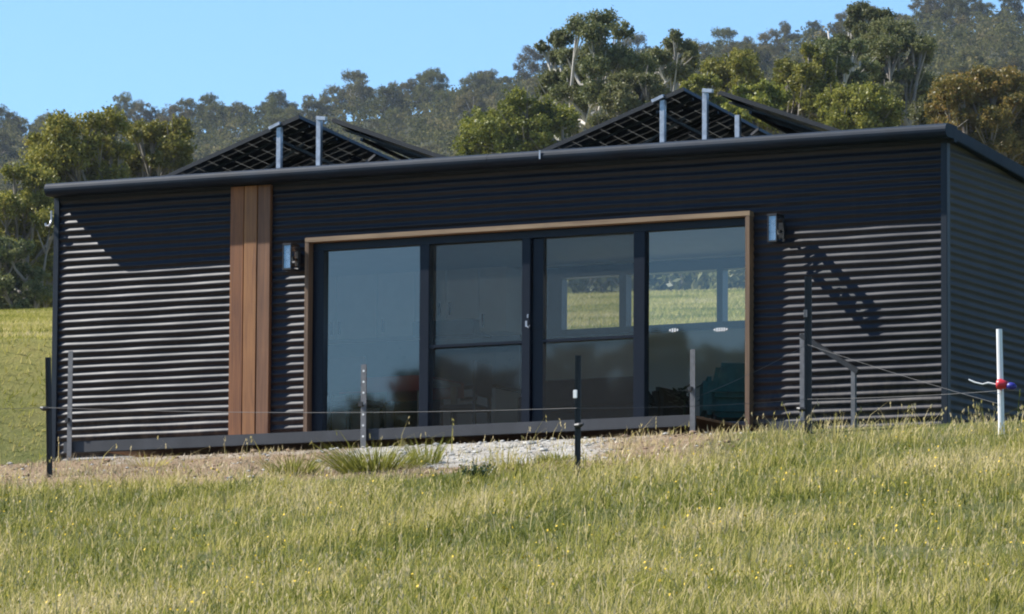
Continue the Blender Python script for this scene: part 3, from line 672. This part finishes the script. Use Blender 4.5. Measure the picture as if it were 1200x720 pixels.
def make_tree(h, r, z0, nclus, nleaf, lsize, seed, style, lmat, tmat, trunks=1, lean=.05, clr=.3, names=('trunk', 'crown')):
    """returns (trunk mesh, crown mesh): limbs climb to clusters, leaves hang round each cluster in small tufts"""
    rg = np.random.default_rng(seed); mb = MB(); cents = []
    bases = [Vector((rg.normal()*.25*(trunks > 1), rg.normal()*.25*(trunks > 1), -1.0)) for _ in range(trunks)]
    clus = []
    tries = 0
    while len(clus) < nclus and tries < 4000:
        tries += 1
        t = rg.random(); z = z0+(h-z0)*(t**.75)
        if style == 'dome': rr = r*math.sqrt(max(0.05, 1-((z-z0-(h-z0)*.25)/((h-z0)*.80))**2))
        elif style == 'open': rr = r*(.55+.45*math.sin(3.1*t+.3))
        else: rr = r*(1-.5*t)
        a = rg.random()*6.283; q = rg.uniform(.35, 1.0)*rr; p = np.array([q*math.cos(a), q*math.sin(a), z])
        cr = r*clr*rg.uniform(.65, 1.25)
        if all(np.linalg.norm((p-c[0])*[1, 1, 1.2]) > (cr+c[1])*(.62 if style != 'open' else .85) for c in clus): clus.append((p, cr))
    for ti, b in enumerate(bases):
        topz = z0+(h-z0)*(.5 if style == 'dome' else .54); k = 7; pts = []; ax = rg.uniform(-1, 1, 2)*lean*h
        ax = ax+np.array([math.cos(ti*6.28/trunks), math.sin(ti*6.28/trunks)])*(r*.35 if trunks > 1 else 0)
        for i in range(k):
            t = i/(k-1); pts.append((b.x+ax[0]*t+rg.normal()*.015*h*t, b.y+ax[1]*t+rg.normal()*.015*h*t, -1+(topz+1)*t))
        rad = [max(.015, .022*h*(1-t*.93)/math.sqrt(trunks)) for t in np.linspace(0, 1, k)]; mb.tube(pts, rad, 7)
        mine = clus[ti::trunks]
        for p, cr in mine:
            fz = np.clip((p[2]-cr*.8-.25*h*rg.random())/topz, .25, .97); i = fz*(k-1)*(topz)/(topz+1)+ (k-1)/(topz+1); i = min(i, k-1.01); i0 = int(i)
            s = Vector(pts[i0]).lerp(Vector(pts[i0+1]), i-i0); e = Vector(p); md = s.lerp(e, .5)+Vector((rg.normal()*.08*r, rg.normal()*.08*r, -.06*h*rg.random()))
            r0 = max(.02, .010*h*(1-fz*.4)); mb.tube([s, s.lerp(md, .6), md, e], [r0, r0*.8, r0*.6, r0*.25], 5)
            for _ in range(4):
                q = e+Vector(rg.normal(size=3))*cr*.5; mb.tube([md.lerp(e, .5), q], [r0*.4, r0*.12], 4, cap=False)
    cl = []; tot = sum(c[1]**2 for c in clus)
    uu = []
    for p, cr in clus:
        n = int(nleaf*cr*cr/tot); ntuft = max(4, int(n/26)); tp = unit(rg.normal(size=(ntuft, 3)))*(rg.random((ntuft, 1))**.45)*cr*np.array([1.05, 1.05, .72])+p
        tu = np.clip(.5+rg.normal(size=ntuft)*.2, 0, 1); which = rg.integers(0, ntuft, n)
        cl.append(tp[which]+rg.normal(size=(n, 3))*cr*.15); uu.append(np.clip(tu[which]+rg.normal(size=n)*.15, 0, 1))
    C = np.concatenate(cl); Uu = np.concatenate(uu)
    cm = leaf_mesh(names[1], C, lsize, lmat, rg, Uu)
    tm = bpy.data.meshes.new(names[0]); tm.from_pydata(mb.v, [], mb.f); tm.materials.append(tmat); tm.polygons.foreach_set('use_smooth', [True]*len(tm.polygons)); tm.update()
    return tm, cm
def place_tree(name, meshes, x, y, label, cat='tree', group=None, s=1.0, rz=None, sz=1.0, z=None):
    T = empty(name, (x, y, gz(x, y) if z is None else z), random.random()*6.28 if rz is None else rz, label=label, cat=cat, group=group)
    T.scale = (s, s, s*sz)
    for nm, me in zip(('trunk', 'crown'), meshes):
        o = bpy.data.objects.new(nm, me); col.objects.link(o); o.parent = T
    return T
bark = simple('gum_bark', (.20, .17, .14), .85, var=.4, scale=2.5, stretch=(1, 1, .3), bmp=.5)
palebark = simple('pale_gum_bark', (.36, .33, .29), .8, var=.35, scale=2, stretch=(1, 1, .3), bmp=.4)
farleaf = leafmat('far_gum_leaves', [(.044, .048, .016), (.074, .075, .026), (.105, .098, .037), (.14, .12, .052)], .3, 1.25, .3, 0.0)
olive = leafmat('olive_leaves', [(.05, .06, .012), (.12, .13, .022), (.20, .195, .034), (.29, .26, .055)], .35, 1.15, .15, .02)
gumleaf = leafmat('gum_leaves', [(.045, .055, .02), (.08, .09, .03), (.125, .128, .05), (.175, .17, .075)], .33, 1.25, .2, .02)
orange = leafmat('flowering_leaves', [(.055, .056, .016), (.12, .105, .024), (.20, .145, .034), (.28, .175, .05)], .33, 1.0, .1, .02)
# nearer trees: (px, top y, D, crown width px, kind)
def near_tree(px, ytop, D, wpx, style, lmat, label, seed, name='gum_tree', nclus=40, nleaf=26000, lsize=.26, crown=.62, trunks=2, clr=.36, hpx=None, tm=bark, group='trees behind the house', stretch=1.0):
    x, y = xy_px(px, D); zg = gz(x, y); ztop = elev(ytop)*D+CAM[2]-(px-600)*ROL/F*D; h = ztop-zg; r = wpx/F*D/2
    hp = hpx or wpx*1.05; crown = min(.8, hp/F*D/h)
    ms = make_tree(h, r, h*(1-crown), nclus, int(nleaf*2.5), lsize*.6, seed, style, lmat, tm, trunks, clr=clr)
    return place_tree(name, ms, x, y, label, group=group, rz=0, s=1)
near_tree(95, 146, 300, 165, 'dome', olive, 'broad olive-green tree above the left end of the roof', 11, 'wattle_tree', 46, 30000, .28, .62, 3, .27, hpx=190)
near_tree(178, 150, 306, 110, 'dome', olive, 'rounded olive tree just left of the left solar array', 12, 'wattle_tree', 26, 15000, .28, .55, 2, .3, hpx=110)
near_tree(30, 205, 292, 125, 'dome', olive, 'lower yellow-green tree at the left edge beside the roof corner', 13, 'wattle_tree', 30, 16000, .26, .6, 2, .3, hpx=185)
near_tree(612, 120, 330, 150, 'dome', olive, 'rounded yellow-green tree between the two solar arrays', 14, 'wattle_tree', 34, 22000, .28, .6, 2, .27, hpx=80)
near_tree(700, 14, 360, 135, 'open', gumleaf, 'tallest open-crowned gum tree standing against the sky', 15, 'gum_tree', 22, 17000, .28, .58, 3, .26, tm=palebark, hpx=150)
near_tree(655, 36, 365, 70, 'open', gumleaf, 'slim gum tree leaning left of the tallest one', 16, 'gum_tree', 10, 7000, .28, .5, 1, .36, tm=palebark, hpx=80)
near_tree(790, 36, 372, 76, 'open', gumleaf, 'gum tree with a small round top right of the tallest one', 17, 'gum_tree', 12, 8000, .28, .5, 2, .34, tm=palebark, hpx=90)
near_tree(745, 88, 345, 100, 'dome', gumleaf, 'dark bushy gum below the tallest tree, behind the right array', 18, 'gum_tree', 26, 14000, .28, .6, 2, .3, hpx=90)
near_tree(860, 62, 350, 105, 'dome', olive, 'yellowish tree above the right solar array', 19, 'wattle_tree', 28, 15000, .28, .6, 2, .3, hpx=95)
near_tree(945, 52, 335, 105, 'dome', olive, 'bright yellow-green tree above the right part of the roof', 20, 'wattle_tree', 28, 17000, .28, .62, 2, .28, hpx=95)
near_tree(1010, 2, 385, 70, 'open', gumleaf, 'dark tufted gum poking above the ridge at the right', 21, 'gum_tree', 12, 9000, .28, .5, 1, .36, tm=palebark, hpx=60)
near_tree(1052, 26, 370, 110, 'dome', gumleaf, 'large dark gum left of the orange-topped tree', 22, 'gum_tree', 34, 19000, .28, .66, 3, .27, hpx=110)
near_tree(985, 44, 362, 90, 'open', gumleaf, 'grey-green gum with bare limbs in the right-hand clump', 23, 'gum_tree', 20, 11000, .28, .6, 2, .3, tm=palebark, hpx=110)
near_tree(1150, 78, 290, 150, 'dome', orange, 'rounded orange-tinged tree above the right end of the roof', 24, 'flowering_gum', 44, 28000, .25, .6, 3, .27, hpx=110)
near_tree(1215, 104, 300, 110, 'dome', orange, 'second orange-tinged tree cut off by the right edge', 25, 'flowering_gum', 26, 14000, .26, .6, 2, .3, hpx=90)
near_tree(885, 100, 300, 90, 'dome', olive, 'low bright bush crown just above the right array', 26, 'wattle_tree', 24, 12000, .26, .6, 2, .3, hpx=60)
near_tree(820, 88, 325, 70, 'dome', olive, 'small olive crown between the round-topped gum and the yellowish tree', 27, 'wattle_tree', 20, 10000, .26, .6, 2, .3, hpx=70)
near_tree(1000, 108, 300, 110, 'dome', olive, 'low olive tree just above the roof left of the orange-tinged one', 28, 'wattle_tree', 26, 14000, .26, .55, 2, .3, hpx=60)
near_tree(1085, 112, 312, 70, 'dome', gumleaf, 'small shaded gum between the large dark gum and the orange-tinged tree', 29, 'gum_tree', 18, 9000, .26, .6, 2, .32, hpx=70)
near_tree(8, 285, 286, 80, 'dome', gumleaf, 'low shaded bush at the left edge under the yellow-green tree', 33, 'bush', 22, 9000, .26, .8, 2, .36, hpx=90)
# the wooded hillside behind
FT = [make_tree(13, 4.4, 3.6, 18, 11000, .36, 40+i, ['open', 'dome', 'open', 'dome', 'open', 'dome'][i], farleaf, palebark if i % 2 else bark, 1+i % 2, clr=.42) for i in range(6)]
rf = random.Random(5); placed = []
def far_spot(px, D, s, label, k):
    x, y = xy_px(px, D); place_tree('hillside_gum', FT[k], x, y, label, group='gum trees on the distant hillside', s=s, rz=rf.random()*6.28, sz=rf.uniform(.85, 1.15))
cnt = 0
px = -60.0
while px < 1270:                                  # skyline row
    far_spot(px+rf.uniform(-8, 8), rf.uniform(1690, 1760), rf.choice([.45, .6, .7, .85, 1.05]), 'small gum tree standing on the far skyline of the hill', rf.randrange(6)); cnt += 1
    px += rf.uniform(14, 27)
while cnt < 296:
    px = rf.uniform(-80, 1290)
    D = 900+800*rf.random()**.8
    if 100 < px < 1150 and D < 1130 : continue
    far_spot(px, D, rf.uniform(.55, 1.0)*(.72+.28*D/1700), 'small grey-green gum tree among many on the distant wooded hillside', rf.randrange(6)); cnt += 1
# the closed canopy between the trees one can tell apart: one uncountable wood
rg = np.random.default_rng(9); n = 3000
Dd = 890+790*rg.random(n)**.85; pxs = rg.uniform(-90, 1290, n)
cen = []; uu = []
for d_, p_ in zip(Dd, pxs):
    x, y = xy_px(p_, d_); z = gz(x, y); rr = rg.uniform(1.8, 3.6); h_ = rg.uniform(2.5, 8.5); u0 = np.clip(rg.normal(.45, .24), 0, 1)
    for q in range(rg.integers(3, 6)):
        k = 22; c = np.array([x+rg.normal()*rr*.55, y+rg.normal()*rr*.55, z+h_+rg.normal()*rr*.35]); r2 = rr*rg.uniform(.4, .7)
        cen.append(c+unit(rg.normal(size=(k, 3)))*r2*(rg.random((k, 1))**.35)*[1.1, 1.1, .8]); uu.append(np.clip(u0+rg.normal(size=k)*.12, 0, 1))
forleaf = leafmat('forest_canopy_leaves', [(.042, .046, .016), (.072, .073, .025), (.105, .096, .037), (.15, .122, .056)], .3, 1.3, 0, 0.0)
me = leaf_mesh('hillside_wood', np.concatenate(cen), .85, forleaf, rg, np.concatenate(uu)); o = bpy.data.objects.new('hillside_wood', me); col.objects.link(o)
tag(o, 'grey-green gum wood covering the distant hill between the separate trees', 'wood', kind='stuff')
# trees mirrored in the glass: a belt on the rise in front of the house
RT_ = [make_tree(14, 2.7, 1.0, 26, 4200, .5, 60+i, 'dome', gumleaf, bark, 1, clr=.36) for i in range(3)]
for i in range(124):
    t = 236+(i % 4)*6+rf.uniform(-2, 2); lat = -34+i*.56+rf.uniform(-.6, .6); x = 5-.457*t+.889*lat; y = -.889*t-.457*lat
    s0 = rf.uniform(.88, 1.0)*(1.08 if i % 17 == 4 else 1)
    z = 27.6+float(np.interp(lat, [-16, -9, -3, 5, 12], [-5.5, -4.2, -2.0, -1.2, 0]))-14*s0*.97+rf.uniform(-.8, .1)-(i % 4 > 1)*.6
    place_tree('windbreak_tree', RT_[rf.randrange(3)], x, y, 'dark windbreak tree mirrored low in the glass doors', group='windbreak trees opposite the house', s=s0, z=min(z, gz(x, y)))
# bushes on the far side of the paddock, seen through the rear window
BT = [make_tree(7.5, 3.0, .4, 22, 6500, .3, 80+i, 'dome', gumleaf, bark, 2, clr=.36) for i in range(2)]
for i in range(16):
    x, y = xy_px(590+i*24+rf.uniform(-8, 8), 215+rf.uniform(0, 25)); place_tree('paddock_bush', BT[i % 2], x, y, 'dark bush beyond the paddock seen through the rear window', 'bush', 'bushes beyond the paddock', s=rf.uniform(1.2, 1.5))

# ------------------------------------------------------------------ grass
grassm = leafmat('meadow_grass', [(.11, .13, .028), (.215, .22, .046), (.35, .32, .082), (.49, .41, .16), (.62, .51, .29)], .35, 1.0, 0, 0.0)
def nz(x, y, s, o=0): return mn.noise(Vector((x*s+o, y*s-o, o)))
def blades(n, Dr, Sr, hlo, hhi, w, dens, ubias, seed, bend=.75):
    rg = np.random.default_rng(seed)
    D = rg.uniform(*Dr, n); S = rg.uniform(*Sr, n)
    X, Y = xy(D, S); keep = np.zeros(n, bool); H = np.zeros(n); U = np.zeros(n)
    for i in range(n):
        d, hs, ub = dens(X[i], Y[i])
        if rg.random() < d: keep[i] = True; H[i] = hs*rg.uniform(hlo, hhi); U[i] = ub
    X, Y, H, U = X[keep], Y[keep], H[keep], U[keep]; n = len(X)
    Z = ground(X, Y)+.0
    for i in range(n): Z[i] += bump_near(X[i], Y[i])
    base = np.stack([X, Y, Z-.06], -1)
    a = rg.uniform(0, 6.283, n); b = rg.uniform(.1, 1, n)*bend; wind = np.array([.10, -.02])
    dirv = np.stack([np.cos(a)*b+wind[0], np.sin(a)*b+wind[1], np.zeros(n)], -1)*H[:, None]
    f = rg.uniform(0, 6.283, n); sd = np.stack([np.cos(f), np.sin(f), np.zeros(n)], -1)*(w*rg.uniform(.6, 1.3, n))[:, None]/2
    up = np.zeros((n, 3)); up[:, 2] = H*(1-.35*b/max(bend, .01)*min(bend, 1))+.06
    m1 = base+up*.55+dirv*.3; tip = base+up*(1-.1*b[:, None])+dirv
    P_ = np.stack([base-sd, base+sd, m1+sd*.85, m1-sd*.85, tip], 1)
    U = np.clip(U+rg.normal(size=n)*.23+ubias, 0.01, .99)
    return P_, U
_pb = on_ground(1010, 652); XB, YB = _pb[0], _pb[1]
def dens_main(x, y):
    s = float(soil_w(x, y)); n_ = nz(x, y*.6, .6, 3); n2 = nz(x, y, 2.2, 8); n3 = nz(x, y*.7, .25, 21)
    s = max(s, 1.1*math.exp(-((y-YB-.15*math.sin(x*1.9))/.42)**2)*float(sm(XB-1.3, XB-.3, x))*(.6+.8*max(0, nz(x, y, 1.7, 60)+.3)))
    if y > -1.62 : return 0, 1, .4
    d = 1-s*(1.02+.0*n_)+max(0, n2+n_*.5-.12)*1.6*s
    s2 = sm(-7.2, -3.6, y)
    ub = .40+.6*n_+.3*n2+.35*n3+.12*s2+.2*s+.35*max(0, nz(x*.8, y*1.5, .9, 90)-.1)
    return max(0, d), (.75+.45*n_+.55*n2)*(1-.35*s)*(1-.4*sm(-4.2, -2.0, y)), ub
QB = [(0, 1, 2, 3), (3, 2, 4)]
def mkstuff(name, me, label, cat):
    o = bpy.data.objects.new(name, me); col.objects.link(o); tag(o, label, cat, kind='stuff'); return o
P_, U_ = blades(210000, (29, 57.5), (-8.5, 8.5), .09, .21, .0105, dens_main, 0, 31, bend=1.15)
mkstuff('meadow_grass', strip_mesh('meadow_grass', P_, U_, grassm, QB), 'long mixed green and straw meadow grass sloping up to the house', 'grass')
# stones and clods lying on the bank
sm_ = MB(); rs = random.Random(12); phi = (1+5**.5)/2
ico = [Vector(v).normalized() for v in ((-1,phi,0),(1,phi,0),(-1,-phi,0),(1,-phi,0),(0,-1,phi),(0,1,phi),(0,-1,-phi),(0,1,-phi),(phi,0,-1),(phi,0,1),(-phi,0,-1),(-phi,0,1))]
icf = [(0,11,5),(0,5,1),(0,1,7),(0,7,10),(0,10,11),(1,5,9),(5,11,4),(11,10,2),(10,7,6),(7,1,8),(3,9,4),(3,4,2),(3,2,6),(3,6,8),(3,8,9),(4,9,5),(2,4,11),(6,2,10),(8,6,7),(9,8,1)]
for k in range(1500):
    y = -1.62-3.2*rs.random()**1.5; xe = rs.uniform(-1.5, 7.4); x = xe-.51*y; gr = 3.1 < xe < 6.1 and y > -4.0
    if not gr and rs.random() < .45: continue
    r0 = rs.uniform(.006, .022)*(1.0 if rs.random() < .9 else 1.9); z = gz(x, y)+bump_near(x, y)+r0*.15
    sm_.add([(x+v.x*r0*rs.uniform(.8,1.3), y+v.y*r0*rs.uniform(.8,1.3), z+v.z*r0*.65) for v in ico], icf, 0 if gr or rs.random() < .25 else 1)
sto = sm_.build('bank_stones', [simple('pale_gravel_stone', (.42, .40, .36), .9, var=.3, scale=30), simple('brown_clod', (.20, .13, .08), .95, var=.3, scale=30)])
tag(sto, 'pale stones and brown clods strewn over the soil bank', 'stones', kind='stuff')
# paddock beyond the house
rg = np.random.default_rng(77); n = 90000; D_ = 68+66*rg.random(n)**.8; p0 = np.where(rg.random(n) < .35, rg.uniform(-60, 90, n), np.where(rg.random(n) < .7, rg.uniform(560, 960, n), rg.uniform(-200, 1400, n))); S_ = (p0-600)/F*D_*1.007; X_, Y_ = xy(D_, S_); Z_ = ground(X_, Y_)
U_ = np.array([.50+.6*nz(a, b*.6, .8, 5)+.4*nz(a, b, .2, 9) for a, b in zip(X_, Y_)])+rg.normal(size=n)*.1
hh = rg.uniform(.02, .075, n); f = rg.uniform(0, 6.28, n); sd = np.stack([np.cos(f), np.sin(f), np.zeros(n)], -1)*.013; base = np.stack([X_, Y_, Z_-.12], -1); up = np.zeros((n, 3)); up[:, 2] = hh+.12
dv = np.stack([rg.normal(size=n)*.07+.03, rg.normal(size=n)*.07, np.zeros(n)], -1)
mkstuff('paddock_grass', strip_mesh('paddock_grass', np.stack([base-sd, base+sd, base+up*.6+dv*.4+sd*.8, base+up*.6+dv*.4-sd*.8, base+up+dv], 1), np.clip(U_, .01, .99), grassm, QB), 'short grazed grass over the paddock behind the house', 'grass')
# dry litter and short tufts over the bare soil
def dens_lit(x, y):
    if y > -1.6: return 0, 1, .8
    s = float(soil_w(x, y)); c_ = nz(x, y, 1.6, 40); gr = 1-.75*float(sm(3.2, 3.8, x+.51*y)*sm(6.2, 5.6, x+.51*y)*sm(-4.0, -3.5, y))
    return s*(.5+max(0, c_)*1.5)*gr, .8+.8*max(0, c_), .5
P_, U_ = blades(110000, (44, 57.5), (-8.5, 8.5), .03, .10, .009, dens_lit, 0, 33, bend=1.6)
litm = leafmat('dry_litter', [(.16, .16, .06), (.30, .22, .11), (.42, .31, .17), (.54, .44, .28), (.48, .45, .24)], .2, 1.0, 0)
mkstuff('dry_litter', strip_mesh('dry_litter', P_, U_, litm, QB), 'short dry grass and litter on the bare reddish soil bank', 'dry grass')
# seed stalks
def dens_st(x, y):
    if y > -1.75: return 0, 1, .8
    s = float(soil_w(x, y)); edge = math.exp(-((y+2.0)/.45)**2)
    return (.5*(1-s)*(.6+nz(x, y, .8, 5)))+.12*edge, 1.0, .72
P_, U_ = blades(30000, (31, 57.5), (-8.5, 8.5), .18, .36, .0065, dens_st, .05, 32, bend=1.0)
# thicken the seed heads: extra leaflet near each tip
me = strip_mesh('seed_stalks', P_, U_, grassm, QB); mkstuff('seed_stalks', me, 'taller pale seed stalks rising out of the meadow', 'grass stalks')
rg = np.random.default_rng(4); tips = P_[:, 4]; rep = np.repeat(np.arange(len(tips)), 3); cc = tips[rep]-np.stack([rg.normal(size=len(rep))*.004, rg.normal(size=len(rep))*.004, rg.uniform(0, .06, len(rep))], -1)
n = len(cc); d = unit(np.stack([rg.normal(size=n)*.3, rg.normal(size=n)*.3, np.ones(n)], -1)); s = unit(np.cross(d, rg.normal(size=(n, 3))))*.005
mkstuff('seed_heads', strip_mesh('seed_heads', np.stack([cc-d*.018, cc+s, cc+d*.018, cc-s], 1), np.clip(U_[rep]+.12, 0, .99), grassm, [(0, 1, 2, 3)]), 'pale seed heads at the tips of the tall stalks', 'seed heads')
# yellow flowers
yel = simple('yellow_petals', (.62, .42, .02), .8, var=.15)
rg = np.random.default_rng(6); pts = []
while len(pts) < 2400:
    D, S = rg.uniform(33, 55), rg.uniform(-8, 8); x, y = xy(D, S)
    if y > -3.2: continue
    if rg.random() < .04+max(0, nz(x, y, 1.3, 17))*1.6*float(sm(-3, -7, y)): pts.append((x, y, gz(x, y)+rg.uniform(.10, .2)))
c = np.array(pts); n = len(c); d = unit(rg.normal(size=(n, 3))); s = unit(np.cross(d, rg.normal(size=(n, 3)))); z = rg.uniform(.006, .012, (n, 1))
mkstuff('meadow_flowers', strip_mesh('meadow_flowers', np.stack([c-d*z, c+s*z, c+d*z, c-s*z], 1), rg.random(n), yel, [(0, 1, 2, 3)]), 'tiny yellow flowers scattered through the meadow grass', 'wildflowers')
# weeds along the deck edge
weedm = leafmat('weed_leaves', [(.03, .055, .018), (.05, .085, .03), (.09, .12, .045)], .3, 1.0, .1)
def weed(px, py, hpx, wpx, n, label, seed, straw=False, leafy=False):
    b = on_ground(px, py); D = (b-CAM)@FW; h = hpx/F*D; r = wpx/F*D/2; rg = np.random.default_rng(seed)
    T = empty('weed_clump', tuple(b), label=label, cat='weed', group='weeds along the soil bank')
    a = rg.uniform(0, 6.283, n); q = np.sqrt(rg.random(n))*r; H = h*rg.uniform(.4, 1.05, n); base = np.stack([np.cos(a)*q*.6, np.sin(a)*q*.6, np.full(n, -.03)], -1)
    tip = base+np.stack([np.cos(a)*q*.8+rg.normal(size=n)*.03, np.sin(a)*q*.8+rg.normal(size=n)*.03, H], -1); mid = (base+tip)/2+np.array([0, 0, .1])*h
    f = rg.uniform(0, 6.283, n); sd = np.stack([np.cos(f), np.sin(f), np.zeros(n)], -1)*(.0035 if straw else .005)
    me = strip_mesh('stems', np.stack([base-sd, base+sd, mid+sd*.7, mid-sd*.7, tip], 1), (rg.uniform(.5, .9, n) if straw else rg.uniform(0, .45, n)), weedm if leafy else grassm, QB)
    o = bpy.data.objects.new('stems', me); col.objects.link(o); o.parent = T
    if leafy:
        k = n*9; w_ = rg.integers(0, n, k); t = rg.uniform(.3, 1, (k, 1)); cc = base[w_]*(1-t)+tip[w_]*t+rg.normal(size=(k, 3))*.012
        o = bpy.data.objects.new('leaves', leaf_mesh('leaves', cc, .024, weedm, rg)); col.objects.link(o); o.parent = T
weed(560, 560, 24, 32, 70, 'dark green low leafy weed below the white gravel', 71, leafy=True)
weed(440, 552, 36, 130, 700, 'wide green weed clump below the perforated upright', 72)
weed(345, 556, 28, 80, 300, 'green weed clump below the timber frame of the doors', 73)
weed(500, 545, 40, 50, 120, 'thin upright weed before the left end of the gravel', 74)
weed(650, 541, 16, 50, 220, 'low green weed mat on the gravel left of the black post', 75)
weed(175, 545, 20, 60, 90, 'sparse straw tuft under the left wall', 76, True)
weed(590, 548, 36, 40, 60, 'sparse straw tuft on the gravel', 77, True)
weed(975, 520, 46, 40, 40, 'tall straw tuft at the foot of the handrail', 78, True)
weed(1045, 520, 44, 60, 46, 'tall straw tuft right of the handrail', 79, True)
weed(915, 520, 34, 60, 50, 'straw tuft right of the doors at the wall foot', 80, True)

# ------------------------------------------------------------------ light, sky, haze
KS = 3.8
sdir = np.array([-1.04*KS, -1.0, KS]); sdir /= np.linalg.norm(sdir)
sun = bpy.data.lights.new('sun', 'SUN'); sun.energy = 5.0; sun.angle = R(.5); sun.color = (1, .96, .90)
so = bpy.data.objects.new('sun', sun); col.objects.link(so); so.rotation_euler = Vector(sdir).to_track_quat('Z', 'Y').to_euler()
w = bpy.data.worlds.new('World'); sc.world = w; w.use_nodes = True; nt = w.node_tree
bg = nt.nodes['Background']; sk = N(nt, 'ShaderNodeTexSky', sky_type='NISHITA'); sk.sun_disc = False
sk.sun_elevation = math.asin(sdir[2]); sk.sun_rotation = math.atan2(sdir[0], sdir[1])
sk.air_density = 1.0; sk.dust_density = .0; sk.ozone_density = 3.5; sk.altitude = 300
tint = mixc(nt, 1.0, sk.outputs[0], (.74, .94, 1.07), 'MULTIPLY'); nt.links.new(tint, bg.inputs[0]); bg.inputs[1].default_value = .084
HAZE = True
if HAZE:
    g = MB(); g.box((-2600, -900, -70), (2600, 2700, 420))
    hm = bpy.data.materials.new('air_haze'); hm.use_nodes = True; nt = hm.node_tree; nt.nodes.clear(); out = N(nt, 'ShaderNodeOutputMaterial')
    pv = N(nt, 'ShaderNodeVolumePrincipled'); pv.inputs['Color'].default_value = (.72, .84, 1, 1); pv.inputs['Density'].default_value = .00004; pv.inputs['Anisotropy'].default_value = .2
    nt.links.new(pv.outputs[0], out.inputs['Volume'])
    ho = g.build('haze', hm); tag(ho, 'faint blue air haze over the hills', 'haze', kind='stuff')
sc.view_settings.view_transform = 'Standard'; sc.view_settings.look = 'None'; sc.view_settings.exposure = 1.1; sc.view_settings.gamma = 1
sc.cycles.pixel_filter_type = 'BLACKMAN_HARRIS'; sc.cycles.filter_width = 2.0
sc.cycles.max_bounces = 8; sc.cycles.transparent_max_bounces = 16
